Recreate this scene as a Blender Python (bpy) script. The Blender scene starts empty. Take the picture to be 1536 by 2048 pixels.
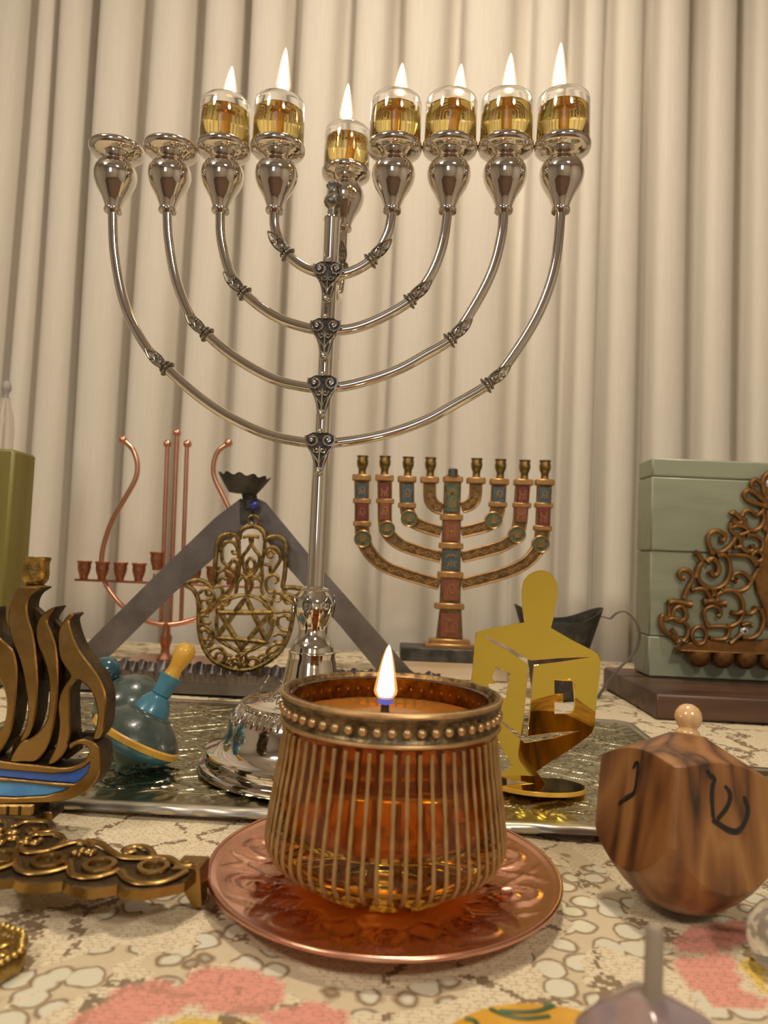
import bpy, math, random
import numpy as np
from mathutils import Vector, Matrix, Quaternion
from mathutils.geometry import tessellate_polygon
random.seed(7)
R = math.radians
sc = bpy.context.scene
COL = sc.collection

# ---------------------------------------------------------------- camera
FPX, CAMH, PITCH, ROLL = 1450.0, 0.165, R(3.2), R(2.4)
cam = bpy.data.cameras.new('camera')
cam_o = bpy.data.objects.new('camera', cam)
COL.objects.link(cam_o)
sc.camera = cam_o
cam.sensor_fit = 'VERTICAL'
cam.sensor_height = 36.0
cam.sensor_width = 27.0
cam.lens = 36.0 * FPX / 2048
cam.clip_start = 0.01
_F = Vector((0, math.cos(PITCH), math.sin(PITCH)))
_U0 = Vector((0, -math.sin(PITCH), math.cos(PITCH)))
_R0 = Vector((1, 0, 0))
_RT = _R0 * math.cos(ROLL) + _U0 * math.sin(ROLL)
_UP = -_R0 * math.sin(ROLL) + _U0 * math.cos(ROLL)
cam_o.matrix_world = Matrix((
    (_RT.x, _UP.x, -_F.x, 0), (_RT.y, _UP.y, -_F.y, 0),
    (_RT.z, _UP.z, -_F.z, CAMH), (0, 0, 0, 1)))
cam.dof.use_dof = True
cam.dof.focus_distance = 0.52
cam.dof.aperture_fstop = 10.5

# ---------------------------------------------------------------- world, lamps, exposure
w = bpy.data.worlds.new('world')
sc.world = w
w.use_nodes = True
w.node_tree.nodes['Background'].inputs[0].default_value = (0.9, 0.82, 0.72, 1)
w.node_tree.nodes['Background'].inputs[1].default_value = 0.05
sc.view_settings.view_transform = 'Standard'
sc.view_settings.look = 'None'
sc.view_settings.gamma = 1
sc.view_settings.use_curve_mapping = False
sc.view_settings.exposure = -0.22
sc.cycles.max_bounces = 16
sc.cycles.transmission_bounces = 14
sc.cycles.glossy_bounces = 6
sc.cycles.transparent_max_bounces = 12
sc.cycles.sample_clamp_indirect = 4.0
sc.cycles.blur_glossy = 0.6


def lamp(name, kind, loc, energy, color, size=0.1, look=None, sy=None):
    l = bpy.data.lights.new(name, kind)
    l.energy = energy
    l.color = color
    if kind == 'AREA':
        l.shape = 'RECTANGLE' if sy else 'DISK'
        l.size = size
        if sy:
            l.size_y = sy
    else:
        l.shadow_soft_size = size
    o = bpy.data.objects.new(name, l)
    COL.objects.link(o)
    o.location = loc
    if look is not None:
        d = Vector(look) - Vector(loc)
        o.rotation_euler = d.to_track_quat('-Z', 'Y').to_euler()
    return o


WARM = (1.0, 0.87, 0.70)
CEIL = 1.62
lamp('ceiling_lamp_over_table', 'AREA', (0.12, 0.62, CEIL - 0.07), 14, WARM, 0.16, (0.12, 0.60, 0))
lamp('fill_lamp_room_left', 'AREA', (-1.1, -0.55, CEIL - 0.07), 22, (1, 0.89, 0.76), 0.42, (-0.2, 1.2, 0.3))  # added soft fill, lights the curtain folds from the left
lamp('fill_lamp_room_right', 'AREA', (0.75, -1.2, CEIL - 0.07), 34, (1, 0.90, 0.76), 0.42, (0.75, -1.35, 0))  # added fill, brightens the room that the silver reflects
lamp('cool_fill_light', 'AREA', (-0.5, -2.86, 0.75), 6, (0.72, 0.84, 1.0), 0.7, (-0.3, 1.0, 0.3), 1.1)  # added cool fill for the bluish highlights on the silver


# ---------------------------------------------------------------- projection helpers
def ray(px, py):
    u = (px - 768) / FPX
    v = -(py - 1024) / FPX
    return _F + _RT * u + _UP * v


def at(px, py, Y):
    d = ray(px, py)
    return Vector((0, 0, CAMH)) + d * (Y / d.y)


def gnd(px, py, z=0.0):
    d = ray(px, py)
    return Vector((0, 0, CAMH)) + d * ((z - CAMH) / d.z)


class Frame:
    """an upright local frame: x right, y away from the viewer, z up"""

    def __init__(s, o, yaw=0.0, tilt=0.0):
        s.o = Vector(o)
        s.m = Matrix.Rotation(yaw, 3, 'Z') @ Matrix.Rotation(tilt, 3, 'X')
        s.mt = s.m.transposed()

    def tr(s, px, py, dy=0.0):
        n = s.m @ Vector((0, 1, 0))
        d = ray(px, py)
        c = Vector((0, 0, CAMH))
        k = ((s.o - c).dot(n) + dy) / d.dot(n)
        l = s.mt @ (c + d * k - s.o)
        return (l.x, l.z)

    def loc(s, wpt):
        return s.mt @ (Vector(wpt) - s.o)

    def pts(s, lst, ox=0, oy=0, k=1.0, dy=0.0):
        return [s.tr(ox + x * k, oy + y * k, dy) for x, y in lst]

    def mw(s):
        return Matrix.Translation(s.o) @ s.m.to_4x4()


# ---------------------------------------------------------------- mesh building
def smooth(pts, n=6, closed=False):
    """Catmull-Rom through the points"""
    P = [Vector(p) for p in pts]
    out = []
    N = len(P)
    rng = range(N) if closed else range(N - 1)
    for i in rng:
        if closed:
            a, b, c, d = P[(i - 1) % N], P[i], P[(i + 1) % N], P[(i + 2) % N]
        else:
            a, b, c, d = P[max(i - 1, 0)], P[i], P[i + 1], P[min(i + 2, N - 1)]
        for j in range(n):
            t = j / n
            out.append(0.5 * ((2 * b) + (c - a) * t + (2 * a - 5 * b + 4 * c - d) * t * t + (3 * b - a - 3 * c + d) * t ** 3))
    if not closed:
        out.append(P[-1])
    return out


def x0z(pts, y=0.0):
    return [Vector((p[0], y, p[1])) for p in pts]


class MB:
    def __init__(s):
        s.v, s.f, s.m = [], [], []

    def add(s, vs, fs, mi=0):
        b = len(s.v)
        s.v += [tuple(v) for v in vs]
        s.f += [tuple(b + i for i in f) for f in fs]
        s.m += [mi] * len(fs)
        return s

    def box(s, lo, hi, mi=0, bev=0.0, mat=None):
        (x0, y0, z0), (x1, y1, z1) = lo, hi
        if bev <= 0:
            vs = [(x, y, z) for z in (z0, z1) for y in (y0, y1) for x in (x0, x1)]
            fs = [(0, 2, 3, 1), (4, 5, 7, 6), (0, 1, 5, 4), (2, 6, 7, 3), (0, 4, 6, 2), (1, 3, 7, 5)]
        else:
            vs, fs = [], []
            ring = [(x0 + bev, y0), (x1 - bev, y0), (x1, y0 + bev), (x1, y1 - bev), (x1 - bev, y1), (x0 + bev, y1), (x0, y1 - bev), (x0, y0 + bev)]
            cx, cy = (x0 + x1) / 2, (y0 + y1) / 2
            def shr(r):
                return [(max(min(x, x1 - bev), x0 + bev), max(min(y, y1 - bev), y0 + bev)) for x, y in r]
            for z, rr in ((z0, shr(ring)), (z0 + bev, ring), (z1 - bev, ring), (z1, shr(ring))):
                vs += [(x, y, z) for x, y in rr]
            for k in range(3):
                for i in range(8):
                    j = (i + 1) % 8
                    fs.append((k * 8 + i, k * 8 + j, k * 8 + 8 + j, k * 8 + 8 + i))
            fs.append(tuple(range(7, -1, -1)))
            fs.append(tuple(range(24, 32)))
        if mat is not None:
            vs = [mat @ Vector(v) for v in vs]
        return s.add(vs, fs, mi)

    def tube(s, pts, r, n=10, closed=False, mi=0, flat=1.0, flat_axis=None):
        P = [Vector(p) for p in pts]
        N = len(P)
        rs = r if isinstance(r, (list, tuple)) else [r] * N
        T = []
        for i in range(N):
            a = P[(i - 1) % N] if (closed or i > 0) else P[i]
            b = P[(i + 1) % N] if (closed or i < N - 1) else P[i]
            t = b - a
            T.append(t.normalized() if t.length > 1e-9 else Vector((0, 0, 1)))
        up = Vector((0, 1, 0)) if abs(T[0].y) < 0.9 else Vector((1, 0, 0))
        nrm = (up - T[0] * up.dot(T[0])).normalized()
        vs, fs = [], []
        for i in range(N):
            nrm = (nrm - T[i] * nrm.dot(T[i]))
            nrm = nrm.normalized() if nrm.length > 1e-9 else Vector((0, 1, 0))
            bn = T[i].cross(nrm)
            for k in range(n):
                a = 2 * math.pi * k / n
                off = nrm * (math.cos(a) * rs[i] * flat) + bn * (math.sin(a) * rs[i])
                vs.append(P[i] + off)
        for i in range(N if closed else N - 1):
            for k in range(n):
                a, b = i * n + k, i * n + (k + 1) % n
                j = (i + 1) % N
                fs.append((a, b, j * n + (k + 1) % n, j * n + k))
        if not closed:
            fs.append(tuple(range(n - 1, -1, -1)))
            fs.append(tuple((N - 1) * n + k for k in range(n)))
        return s.add(vs, fs, mi)

    def lathe(s, prof, n=32, c=(0, 0, 0), q=None, mi=0, fl=None, closed=False):
        """prof: (radius, height); fl(angle, r, z) -> (r, z) may flute it"""
        vs, fs = [], []
        c = Vector(c)
        rows = []
        for (r, z) in prof:
            if r < 1e-7:
                p = Vector((0, 0, z))
                vs.append(c + (q @ p if q else p))
                rows.append([len(vs) - 1])
            else:
                row = []
                for k in range(n):
                    a = 2 * math.pi * k / n
                    rr, zz = fl(a, r, z) if fl else (r, z)
                    p = Vector((rr * math.cos(a), rr * math.sin(a), zz))
                    vs.append(c + (q @ p if q else p))
                    row.append(len(vs) - 1)
                rows.append(row)
        pr = list(zip(rows, rows[1:]))
        if closed:
            pr.append((rows[-1], rows[0]))
        for A, B in pr:
            if len(A) == 1 and len(B) == 1:
                continue
            for k in range(n):
                j = (k + 1) % n
                if len(A) == 1:
                    fs.append((A[0], B[j], B[k]))
                elif len(B) == 1:
                    fs.append((A[k], A[j], B[0]))
                else:
                    fs.append((A[k], A[j], B[j], B[k]))
        return s.add(vs, fs, mi)

    def ball(s, c, r, n=12, m=8, mi=0, sc_=(1, 1, 1)):
        c = Vector(c)
        prof = [(r * math.sin(math.pi * i / m), -r * math.cos(math.pi * i / m)) for i in range(m + 1)]
        b = len(s.v)
        s.lathe(prof, n, (0, 0, 0), None, mi)
        for i in range(b, len(s.v)):
            x, y, z = s.v[i]
            s.v[i] = (c.x + x * sc_[0], c.y + y * sc_[1], c.z + z * sc_[2])
        return s

    def slab(s, loops, y0, y1, bev=0.0, mi=0, mi_side=None):
        """flat plate in the x-z plane from outline loops (first outer, others holes); y0 is the front face"""
        if mi_side is None:
            mi_side = mi
        ls = []
        for i, l in enumerate(loops):
            P = [Vector((p[0], p[1])) for p in l]
            Q = []
            for p in P:
                if not Q or (p - Q[-1]).length > 1e-6:
                    Q.append(p)
            if (Q[0] - Q[-1]).length < 1e-6:
                Q.pop()
            ar = sum(Q[k - 1].x * Q[k].y - Q[k].x * Q[k - 1].y for k in range(len(Q)))
            if (ar < 0) == (i == 0):
                Q.reverse()
            ls.append(Q)
        ins = []
        for Q in ls:
            I = []
            N = len(Q)
            for k in range(N):
                a = (Q[k] - Q[k - 1]).normalized()
                b = (Q[(k + 1) % N] - Q[k]).normalized()
                n1, n2 = Vector((-a.y, a.x)), Vector((-b.y, b.x))
                m = n1 + n2
                m = m.normalized() if m.length > 1e-6 else n1
                d = max(m.dot(n1), 0.5)
                I.append(Q[k] + m * (bev / d))
            ins.append(I)
        tri = tessellate_polygon([[Vector((p.x, p.y, 0)) for p in I] for I in ins])
        flat = [p for I in ins for p in I]
        flo = [p for Q in ls for p in Q]
        M = len(flat)
        vs = [(p.x, y0, p.y) for p in flat]
        fs = []
        for t in tri:
            a, b, c = (flat[i] for i in t)
            cr = (b - a).x * (c - a).y - (b - a).y * (c - a).x
            fs.append(tuple(t) if cr > 0 else tuple(reversed(t)))
        s.add(vs, fs, mi)
        s.add([(p.x, y1, p.y) for p in flo], [tuple(reversed(f)) for f in fs], mi_side)
        rows = [(flat, y0), (flo, y0 + bev), (flo, y1)] if bev > 0 else [(flo, y0), (flo, y1)]
        vs = [(p.x, y, p.y) for P, y in rows for p in P]
        for ri in range(len(rows) - 1):
            fs = []
            b = 0
            for Q in ls:
                N = len(Q)
                for k in range(N):
                    j = (k + 1) % N
                    fs.append((ri * M + b + j, ri * M + b + k, (ri + 1) * M + b + k, (ri + 1) * M + b + j))
                b += N
            s.add(vs, fs, mi if (bev > 0 and ri == 0) else mi_side)
        return s

    def xf(s, m):
        s.v = [tuple(m @ Vector(v)) for v in s.v]
        return s

    def mesh(s, name, mats, angle=40):
        me = bpy.data.meshes.new(name)
        me.from_pydata(s.v, [], s.f)
        for m in (mats if isinstance(mats, (list, tuple)) else [mats]):
            me.materials.append(m)
        if any(s.m):
            me.polygons.foreach_set('material_index', s.m)
        me.polygons.foreach_set('use_smooth', [True] * len(s.f))
        me.update()
        me.set_sharp_from_angle(angle=R(angle))
        return me

    def build(s, name, mats, parent=None, loc=None, rot=None, angle=40):
        return put(name, s.mesh(name, mats, angle), parent, loc, rot)


def put(name, me, parent=None, loc=None, rot=None):
    o = bpy.data.objects.new(name, me)
    COL.objects.link(o)
    if parent is not None:
        o.parent = parent
    if loc is not None:
        o.location = loc
    if rot is not None:
        if isinstance(rot, Quaternion):
            o.rotation_mode = 'QUATERNION'
            o.rotation_quaternion = rot
        else:
            o.rotation_euler = rot
    return o


def tag(o, label=None, cat=None, group=None, kind=None):
    for k, v in (('label', label), ('category', cat), ('group', group), ('kind', kind)):
        if v:
            o[k] = v
    return o


def thing(name, label, cat, fr=None, group=None, loc=None, rotz=0.0):
    o = bpy.data.objects.new(name, None)
    o.empty_display_size = 0.02
    COL.objects.link(o)
    if fr is not None:
        o.matrix_world = fr.mw()
    else:
        o.location = loc or (0, 0, 0)
        o.rotation_euler = (0, 0, rotz)
    return tag(o, label, cat, group)


def dup(o, parent=None):
    c = o.copy()
    COL.objects.link(c)
    if parent is not None:
        c.parent = parent
    for ch in list(o.children):
        dup(ch, c)
    return c


# ---------------------------------------------------------------- materials
def nt(name):
    m = bpy.data.materials.new(name)
    m.use_nodes = True
    t = m.node_tree
    return m, t, t.nodes['Principled BSDF']


def N(t, kind, **kw):
    n = t.nodes.new(kind)
    for k, v in kw.items():
        if k.startswith('i_'):
            n.inputs[k[2:].replace('_', ' ')].default_value = v
        else:
            setattr(n, k, v)
    return n


def c4(c):
    return (c[0], c[1], c[2], 1.0)


def ramp(t, stops):
    n = t.nodes.new('ShaderNodeValToRGB')
    e = n.color_ramp.elements
    while len(e) < len(stops):
        e.new(0.5)
    for i, (p, c) in enumerate(stops):
        e[i].position = p
        e[i].color = c4(c) if not isinstance(c, (int, float)) else (c, c, c, 1)
    return n


def mat(name, c1, c2=None, metal=0.0, rough=0.4, scale=40.0, stretch=(1, 1, 1), bump=0.0, bscale=None,
        lo=0.35, hi=0.65, rvar=0.0, coat=0.0, detail=4.0, trans=0.0, ior=1.45, sub=0.0, aniso=0):
    m, t, b = nt(name)
    b.inputs['Base Color'].default_value = c4(c1)
    b.inputs['Metallic'].default_value = metal
    b.inputs['Roughness'].default_value = rough
    b.inputs['IOR'].default_value = ior
    b.inputs['Transmission Weight'].default_value = trans
    b.inputs['Coat Weight'].default_value = coat
    b.inputs['Coat Roughness'].default_value = 0.1
    if sub:
        b.inputs['Subsurface Weight'].default_value = sub
        b.inputs['Subsurface Radius'].default_value = (0.02, 0.01, 0.005)
    tc = N(t, 'ShaderNodeTexCoord')
    mp = N(t, 'ShaderNodeMapping')
    mp.inputs['Scale'].default_value = stretch
    t.links.new(tc.outputs['Object'], mp.inputs['Vector'])
    if c2 is not None or rvar:
        nz = N(t, 'ShaderNodeTexNoise', i_Scale=scale, i_Detail=detail, i_Roughness=0.6)
        t.links.new(mp.outputs[0], nz.inputs['Vector'])
        if c2 is not None:
            rp = ramp(t, [(lo, c1), (hi, c2)])
            t.links.new(nz.outputs[0], rp.inputs[0])
            t.links.new(rp.outputs[0], b.inputs['Base Color'])
        if rvar:
            mr = N(t, 'ShaderNodeMapRange')
            mr.inputs['To Min'].default_value = max(rough - rvar, 0.02)
            mr.inputs['To Max'].default_value = rough + rvar
            t.links.new(nz.outputs[0], mr.inputs[0])
            t.links.new(mr.outputs[0], b.inputs['Roughness'])
    if bump:
        nb = N(t, 'ShaderNodeTexNoise', i_Scale=bscale or scale * 4, i_Detail=3.0)
        t.links.new(mp.outputs[0], nb.inputs['Vector'])
        bp = N(t, 'ShaderNodeBump', i_Strength=bump, i_Distance=0.001)
        t.links.new(nb.outputs[0], bp.inputs['Height'])
        t.links.new(bp.outputs[0], b.inputs['Normal'])
    return m


def wood(name, cols, scale=6.0, stretch=(1, 1, 0.15), rough=0.35, dist=4.0, coat=0.3, bump=0.05, bands=14.0):
    m, t, b = nt(name)
    tc = N(t, 'ShaderNodeTexCoord')
    mp = N(t, 'ShaderNodeMapping')
    mp.inputs['Scale'].default_value = stretch
    t.links.new(tc.outputs['Object'], mp.inputs['Vector'])
    n1 = N(t, 'ShaderNodeTexNoise', i_Scale=scale * 3, i_Detail=2.0, i_Distortion=0.6)
    t.links.new(mp.outputs[0], n1.inputs['Vector'])
    mu = N(t, 'ShaderNodeMath', operation='MULTIPLY')
    mu.inputs[1].default_value = bands
    t.links.new(n1.outputs[0], mu.inputs[0])
    fr = N(t, 'ShaderNodeMath', operation='PINGPONG')
    fr.inputs[1].default_value = 1.0
    t.links.new(mu.outputs[0], fr.inputs[0])
    n2 = N(t, 'ShaderNodeTexNoise', i_Scale=scale * 30, i_Detail=4.0)
    t.links.new(mp.outputs[0], n2.inputs['Vector'])
    ad = N(t, 'ShaderNodeMix', data_type='FLOAT')
    ad.inputs[0].default_value = 0.4
    t.links.new(fr.outputs[0], ad.inputs[2])
    t.links.new(n2.outputs[0], ad.inputs[3])
    k = len(cols)
    rp = ramp(t, [(0.15 + 0.7 * i / (k - 1), c) for i, c in enumerate(cols)])
    t.links.new(ad.outputs[0], rp.inputs[0])
    t.links.new(rp.outputs[0], b.inputs['Base Color'])
    b.inputs['Roughness'].default_value = rough
    b.inputs['Coat Weight'].default_value = coat
    b.inputs['Coat Roughness'].default_value = 0.15
    bp = N(t, 'ShaderNodeBump', i_Strength=bump, i_Distance=0.001)
    t.links.new(ad.outputs[0], bp.inputs['Height'])
    t.links.new(bp.outputs[0], b.inputs['Normal'])
    return m


def glow(name, c, s):
    m, t, b = nt(name)
    t.nodes.remove(b)
    e = N(t, 'ShaderNodeEmission')
    e.inputs[0].default_value = c4(c)
    e.inputs[1].default_value = s
    t.links.new(e.outputs[0], t.nodes['Material Output'].inputs[0])
    return m


def flame_shell():
    m, t, b = nt('flame_halo')
    t.nodes.remove(b)
    e = N(t, 'ShaderNodeEmission')
    e.inputs[0].default_value = (1, 0.42, 0.10, 1)
    e.inputs[1].default_value = 3.0
    tr = N(t, 'ShaderNodeBsdfTransparent')
    mx = N(t, 'ShaderNodeMixShader')
    mx.inputs[0].default_value = 0.22
    t.links.new(tr.outputs[0], mx.inputs[1])
    t.links.new(e.outputs[0], mx.inputs[2])
    t.links.new(mx.outputs[0], t.nodes['Material Output'].inputs[0])
    return m


M = {}
M['silver'] = mat('silver', (0.80, 0.76, 0.70), metal=1, rough=0.07, rvar=0.03, scale=30)
M['silver_dark'] = mat('oxidised_silver', (0.16, 0.14, 0.11), (0.45, 0.42, 0.36), metal=1, rough=0.3, scale=300)
M['deep_silver'] = mat('blackened_silver', (0.03, 0.027, 0.022), (0.10, 0.09, 0.075), metal=0.8, rough=0.4, scale=300)
M['brass'] = mat('aged_brass', (0.30, 0.18, 0.055), (0.40, 0.25, 0.085), metal=1, rough=0.34, scale=50, bump=0.15, bscale=400, rvar=0.08)
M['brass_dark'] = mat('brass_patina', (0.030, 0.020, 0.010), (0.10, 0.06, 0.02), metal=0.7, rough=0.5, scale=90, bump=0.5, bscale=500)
M['antique'] = mat('antique_brass', (0.20, 0.13, 0.045), (0.50, 0.34, 0.11), metal=1, rough=0.33, scale=180, bump=0.4, bscale=700)
M['copper'] = mat('copper', (0.66, 0.33, 0.22), (0.74, 0.40, 0.28), metal=1, rough=0.25, scale=40, bump=0.1)
M['copper_dark'] = mat('aged_copper', (0.36, 0.15, 0.09), (0.52, 0.23, 0.14), metal=1, rough=0.4, scale=200, bump=0.5, bscale=600)
M['tin'] = mat('grey_sheet_tin', (0.145, 0.122, 0.108), (0.225, 0.195, 0.175), metal=0.75, rough=0.42, scale=20, bump=0.06, bscale=90)
M['tin_dark'] = mat('dark_tin', (0.045, 0.045, 0.038), (0.11, 0.10, 0.085), metal=0.6, rough=0.5, scale=60, bump=0.2)
M['bronze'] = mat('dark_bronze', (0.10, 0.060, 0.025), (0.22, 0.14, 0.055), metal=0.7, rough=0.45, scale=120, bump=0.3)
M['bronze_hi'] = mat('rubbed_bronze', (0.36, 0.19, 0.07), (0.48, 0.27, 0.10), metal=0.8, rough=0.38, scale=120, bump=0.2)
M['gold_mirror'] = mat('gold_mirror_acrylic', (1.0, 0.78, 0.13), metal=1, rough=0.025)
M['gold_edge'] = mat('gold_acrylic_edge', (0.95, 0.55, 0.08), metal=0.3, rough=0.2)
M['glass'] = mat('clear_glass', (1, 1, 1), rough=0.0, trans=1, ior=1.46)
M['oil'] = mat('yellow_oil', (0.985, 0.80, 0.29), rough=0.0, trans=1, ior=1.35)
M['wick_tube'] = mat('orange_wick_tube', (0.98, 0.60, 0.14), rough=0.2, trans=0.7, ior=1.5)
M['wick'] = mat('charred_wick', (0.02, 0.015, 0.012), (0.10, 0.05, 0.03), rough=0.9, scale=300)
M['flame'] = glow('flame', (1.0, 0.80, 0.46), 26.0)
M['flame_blue'] = glow('flame_blue', (0.25, 0.25, 0.9), 0.6)
M['halo'] = flame_shell()
M['ink'] = mat('black_paint', (0.012, 0.010, 0.009), rough=0.4)

# ================================================================ SETTING
def struct(o):
    o['kind'] = 'structure'
    return o


M['wall'] = mat('warm_white_wall', (0.62, 0.55, 0.45), (0.66, 0.59, 0.49), rough=0.85, scale=3, bump=0.05)
M['ceiling'] = mat('white_ceiling', (0.75, 0.71, 0.64), rough=0.9)
M['floor'] = wood('brown_floor', [(0.10, 0.05, 0.025), (0.18, 0.10, 0.05)], 1.0, (1, 0.1, 1), 0.4)
M['trim'] = mat('white_trim', (0.7, 0.68, 0.63), rough=0.5)
X0, X1, Y0, Y1, Z0 = -2.3, 2.3, -3.0, 1.62, -0.75
struct(MB().box((X0, Y0, Z0 - 0.05), (X1, Y1, Z0)).build('floor', M['floor']))
struct(MB().box((X0, Y0, CEIL), (X1, Y1, CEIL + 0.05)).build('ceiling', M['ceiling']))
struct(MB().box((X0 - 0.08, Y0, Z0), (X0, Y1, CEIL)).build('wall_left', M['wall']))
struct(MB().box((X1, Y0, Z0), (X1 + 0.08, Y1, CEIL)).build('wall_right', M['wall']))
struct(MB().box((X0, Y1, Z0), (X1, Y1 + 0.08, CEIL)).build('wall_back', M['wall']))
wx0, wx1, wz0, wz1 = -0.9, -0.1, 0.15, 1.35
b = MB()
for lo, hi in (((X0, wz0 * 0 + Z0), (wx0, CEIL)), ((wx1, Z0), (X1, CEIL)), ((wx0, Z0), (wx1, wz0)), ((wx0, wz1), (wx1, CEIL))):
    b.box((lo[0], Y0 - 0.08, lo[1]), (hi[0], Y0, hi[1]))
struct(b.build('wall_front', M['wall']))
win = struct(thing('added_window_1', None, None, loc=(-0.5, Y0 - 0.04, 0.75)))  # unseen window, added to give the cool fill light a source
b = MB()
for lo, hi in (((-0.4, -0.6), (-0.35, 0.6)), ((0.35, -0.6), (0.4, 0.6)), ((-0.35, -0.6), (0.35, -0.55)), ((-0.35, 0.55), (0.35, 0.6)), ((-0.02, -0.55), (0.02, 0.55))):
    b.box((lo[0], -0.03, lo[1]), (hi[0], 0.03, hi[1]), bev=0.003)
b.build('added_window_frame', M['trim'], win)
MB().box((-0.35, -0.003, -0.55), (0.35, 0.003, 0.55)).build('pane', M['glass'], win)
for nm, lo, hi in (('baseboard_left', (X0, Y0, Z0), (X0 + 0.015, Y1, Z0 + 0.1)), ('baseboard_right', (X1 - 0.015, Y0, Z0), (X1, Y1, Z0 + 0.1)),
                   ('baseboard_back', (X0 + 0.015, Y1 - 0.015, Z0), (X1 - 0.015, Y1, Z0 + 0.1))):
    struct(MB().box(lo, hi, bev=0.002).build(nm, M['trim']))

# ceiling lamp fittings outside the frame; the two large ones are added for fill
M['diffuser'] = glow('lamp_diffuser', (1.0, 0.84, 0.64), 5.0)
for (x, y, r_, lab) in ((0.12, 0.62, 0.09, 'small round ceiling lamp above the table'),
                        (-1.1, -0.55, 0.22, 'large round fill lamp added to the ceiling on the left of the room'),
                        (0.75, -1.2, 0.22, 'large round fill lamp added to the ceiling on the right of the room')):
    t = thing('ceiling_lamp', lab, 'lamp', loc=(x, y, CEIL))
    MB().lathe([(r_ + 0.012, 0), (r_ + 0.012, -0.03), (r_, -0.034), (r_, -0.004), (0.0, -0.004)], 32).build('lamp_housing', M['trim'], t)
    MB().lathe([(0, -0.03), (r_ * 0.6, -0.028), (r_ * 0.98, -0.016)], 32).build('diffuser', M['diffuser'], t)

# curtain -------------------------------------------------------------------
m, t_, bs = nt('cream_curtain')
tc = N(t_, 'ShaderNodeTexCoord')
mp = N(t_, 'ShaderNodeMapping')
mp.inputs['Scale'].default_value = (1, 1, 0.06)
t_.links.new(tc.outputs['Object'], mp.inputs[0])
nz = N(t_, 'ShaderNodeTexNoise', i_Scale=260.0, i_Detail=2.0)
t_.links.new(mp.outputs[0], nz.inputs[0])
rp = ramp(t_, [(0.3, (0.655, 0.60, 0.51)), (0.7, (0.69, 0.635, 0.545))])
t_.links.new(nz.outputs[0], rp.inputs[0])
t_.links.new(rp.outputs[0], bs.inputs['Base Color'])
bs.inputs['Roughness'].default_value = 0.85
bs.inputs['Sheen Weight'].default_value = 0.2
nz2 = N(t_, 'ShaderNodeTexNoise', i_Scale=900.0)
t_.links.new(tc.outputs['Object'], nz2.inputs[0])
bp = N(t_, 'ShaderNodeBump', i_Strength=0.15, i_Distance=0.001)
t_.links.new(nz2.outputs[0], bp.inputs['Height'])
t_.links.new(bp.outputs[0], bs.inputs['Normal'])
M['curtain'] = m

CY = 1.30
# crisp left edges of the pleats, read off the photograph's mid height
edge_px = [-60, 30, 78, 160, 265, 372, 470, 572, 680, 782, 908, 1052, 1150, 1215, 1305, 1405, 1500, 1590]
ex = [at(p, 600, CY).x for p in edge_px]
while ex[0] > -1.5:
    ex.insert(0, ex[0] - 0.085)
while ex[-1] < 1.5:
    ex.append(ex[-1] + 0.085)
rnd = random.Random(3)
prof = [(0.0, 0.052), (0.012, 0.020), (0.035, 0.002), (0.08, -0.008), (0.2, -0.013), (0.40, -0.012), (0.56, -0.006), (0.66, 0.004), (0.74, 0.022), (0.80, 0.046), (0.87, 0.058), (0.96, 0.060)]
cols = []
for i in range(len(ex) - 1):
    wd = ex[i + 1] - ex[i]
    k = (0.80 + 0.30 * rnd.random()) * min(1.0, wd / 0.085)
    cut = 0.6 + 0.3 * rnd.random()
    for (tt, d) in prof:
        t2 = tt
        cols.append((ex[i] + wd * t2, d * k, rnd.uniform(-1, 1), i))
zs = np.linspace(Z0 + 0.05, CEIL - 0.06, 34)
vs, fs = [], []
for z in zs:
    for (x, d, ph, i) in cols:
        sway = 0.003 * math.sin(z * 3.1 + i * 1.7)
        amp = 1.0 + 0.12 * math.sin(z * 2.3 + i * 2.1)
        vs.append((x + sway * 0.6, CY + d * amp + sway, z))
n_ = len(cols)
for a in range(len(zs) - 1):
    for k in range(n_ - 1):
        fs.append((a * n_ + k, a * n_ + k + 1, (a + 1) * n_ + k + 1, (a + 1) * n_ + k))
cur = MB().add(vs, fs).build('curtain', M['curtain'], angle=180)
tag(cur, 'cream pleated floor-length curtain hanging behind the whole table', 'curtain')
rail = MB().tube([(-1.5, CY + 0.01, CEIL - 0.045), (1.5, CY + 0.01, CEIL - 0.045)], 0.012, 12)
tag(rail.build('curtain_rail', M['trim']), 'white curtain rail under the ceiling above the cream curtain', 'curtain rail')

# table and lace cloth ---------------------------------------------------------
M['table_wood'] = wood('dark_table_wood', [(0.06, 0.03, 0.015), (0.13, 0.07, 0.035)], 2.0, (1, 0.2, 1), 0.35)
t = thing('table', 'dark wooden table under the lace tablecloth', 'table', loc=(0, 0.69, Z0))
MB().box((-0.95, -0.54, 0.715), (0.95, 0.52, 0.7465), bev=0.004).build('tabletop', M['table_wood'], t)
for sx in (-0.85, 0.85):
    for sy in (-0.44, 0.42):
        MB().box((sx - 0.035, sy - 0.035, 0), (sx + 0.035, sy + 0.035, 0.715), bev=0.004).build('leg', M['table_wood'], t)

GX0, GX1, GY0, GY1, GS = -0.97, 0.97, 0.13, 1.23, 0.0035
nx, ny = int((GX1 - GX0) / GS) + 1, int((GY1 - GY0) / GS) + 1
XX, YY = np.meshgrid(np.linspace(GX0, GX1, nx), np.linspace(GY0, GY1, ny))


def g2(lst):
    return [(p.x, p.y) for p in (gnd(x, y) for x, y in lst)]


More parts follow.
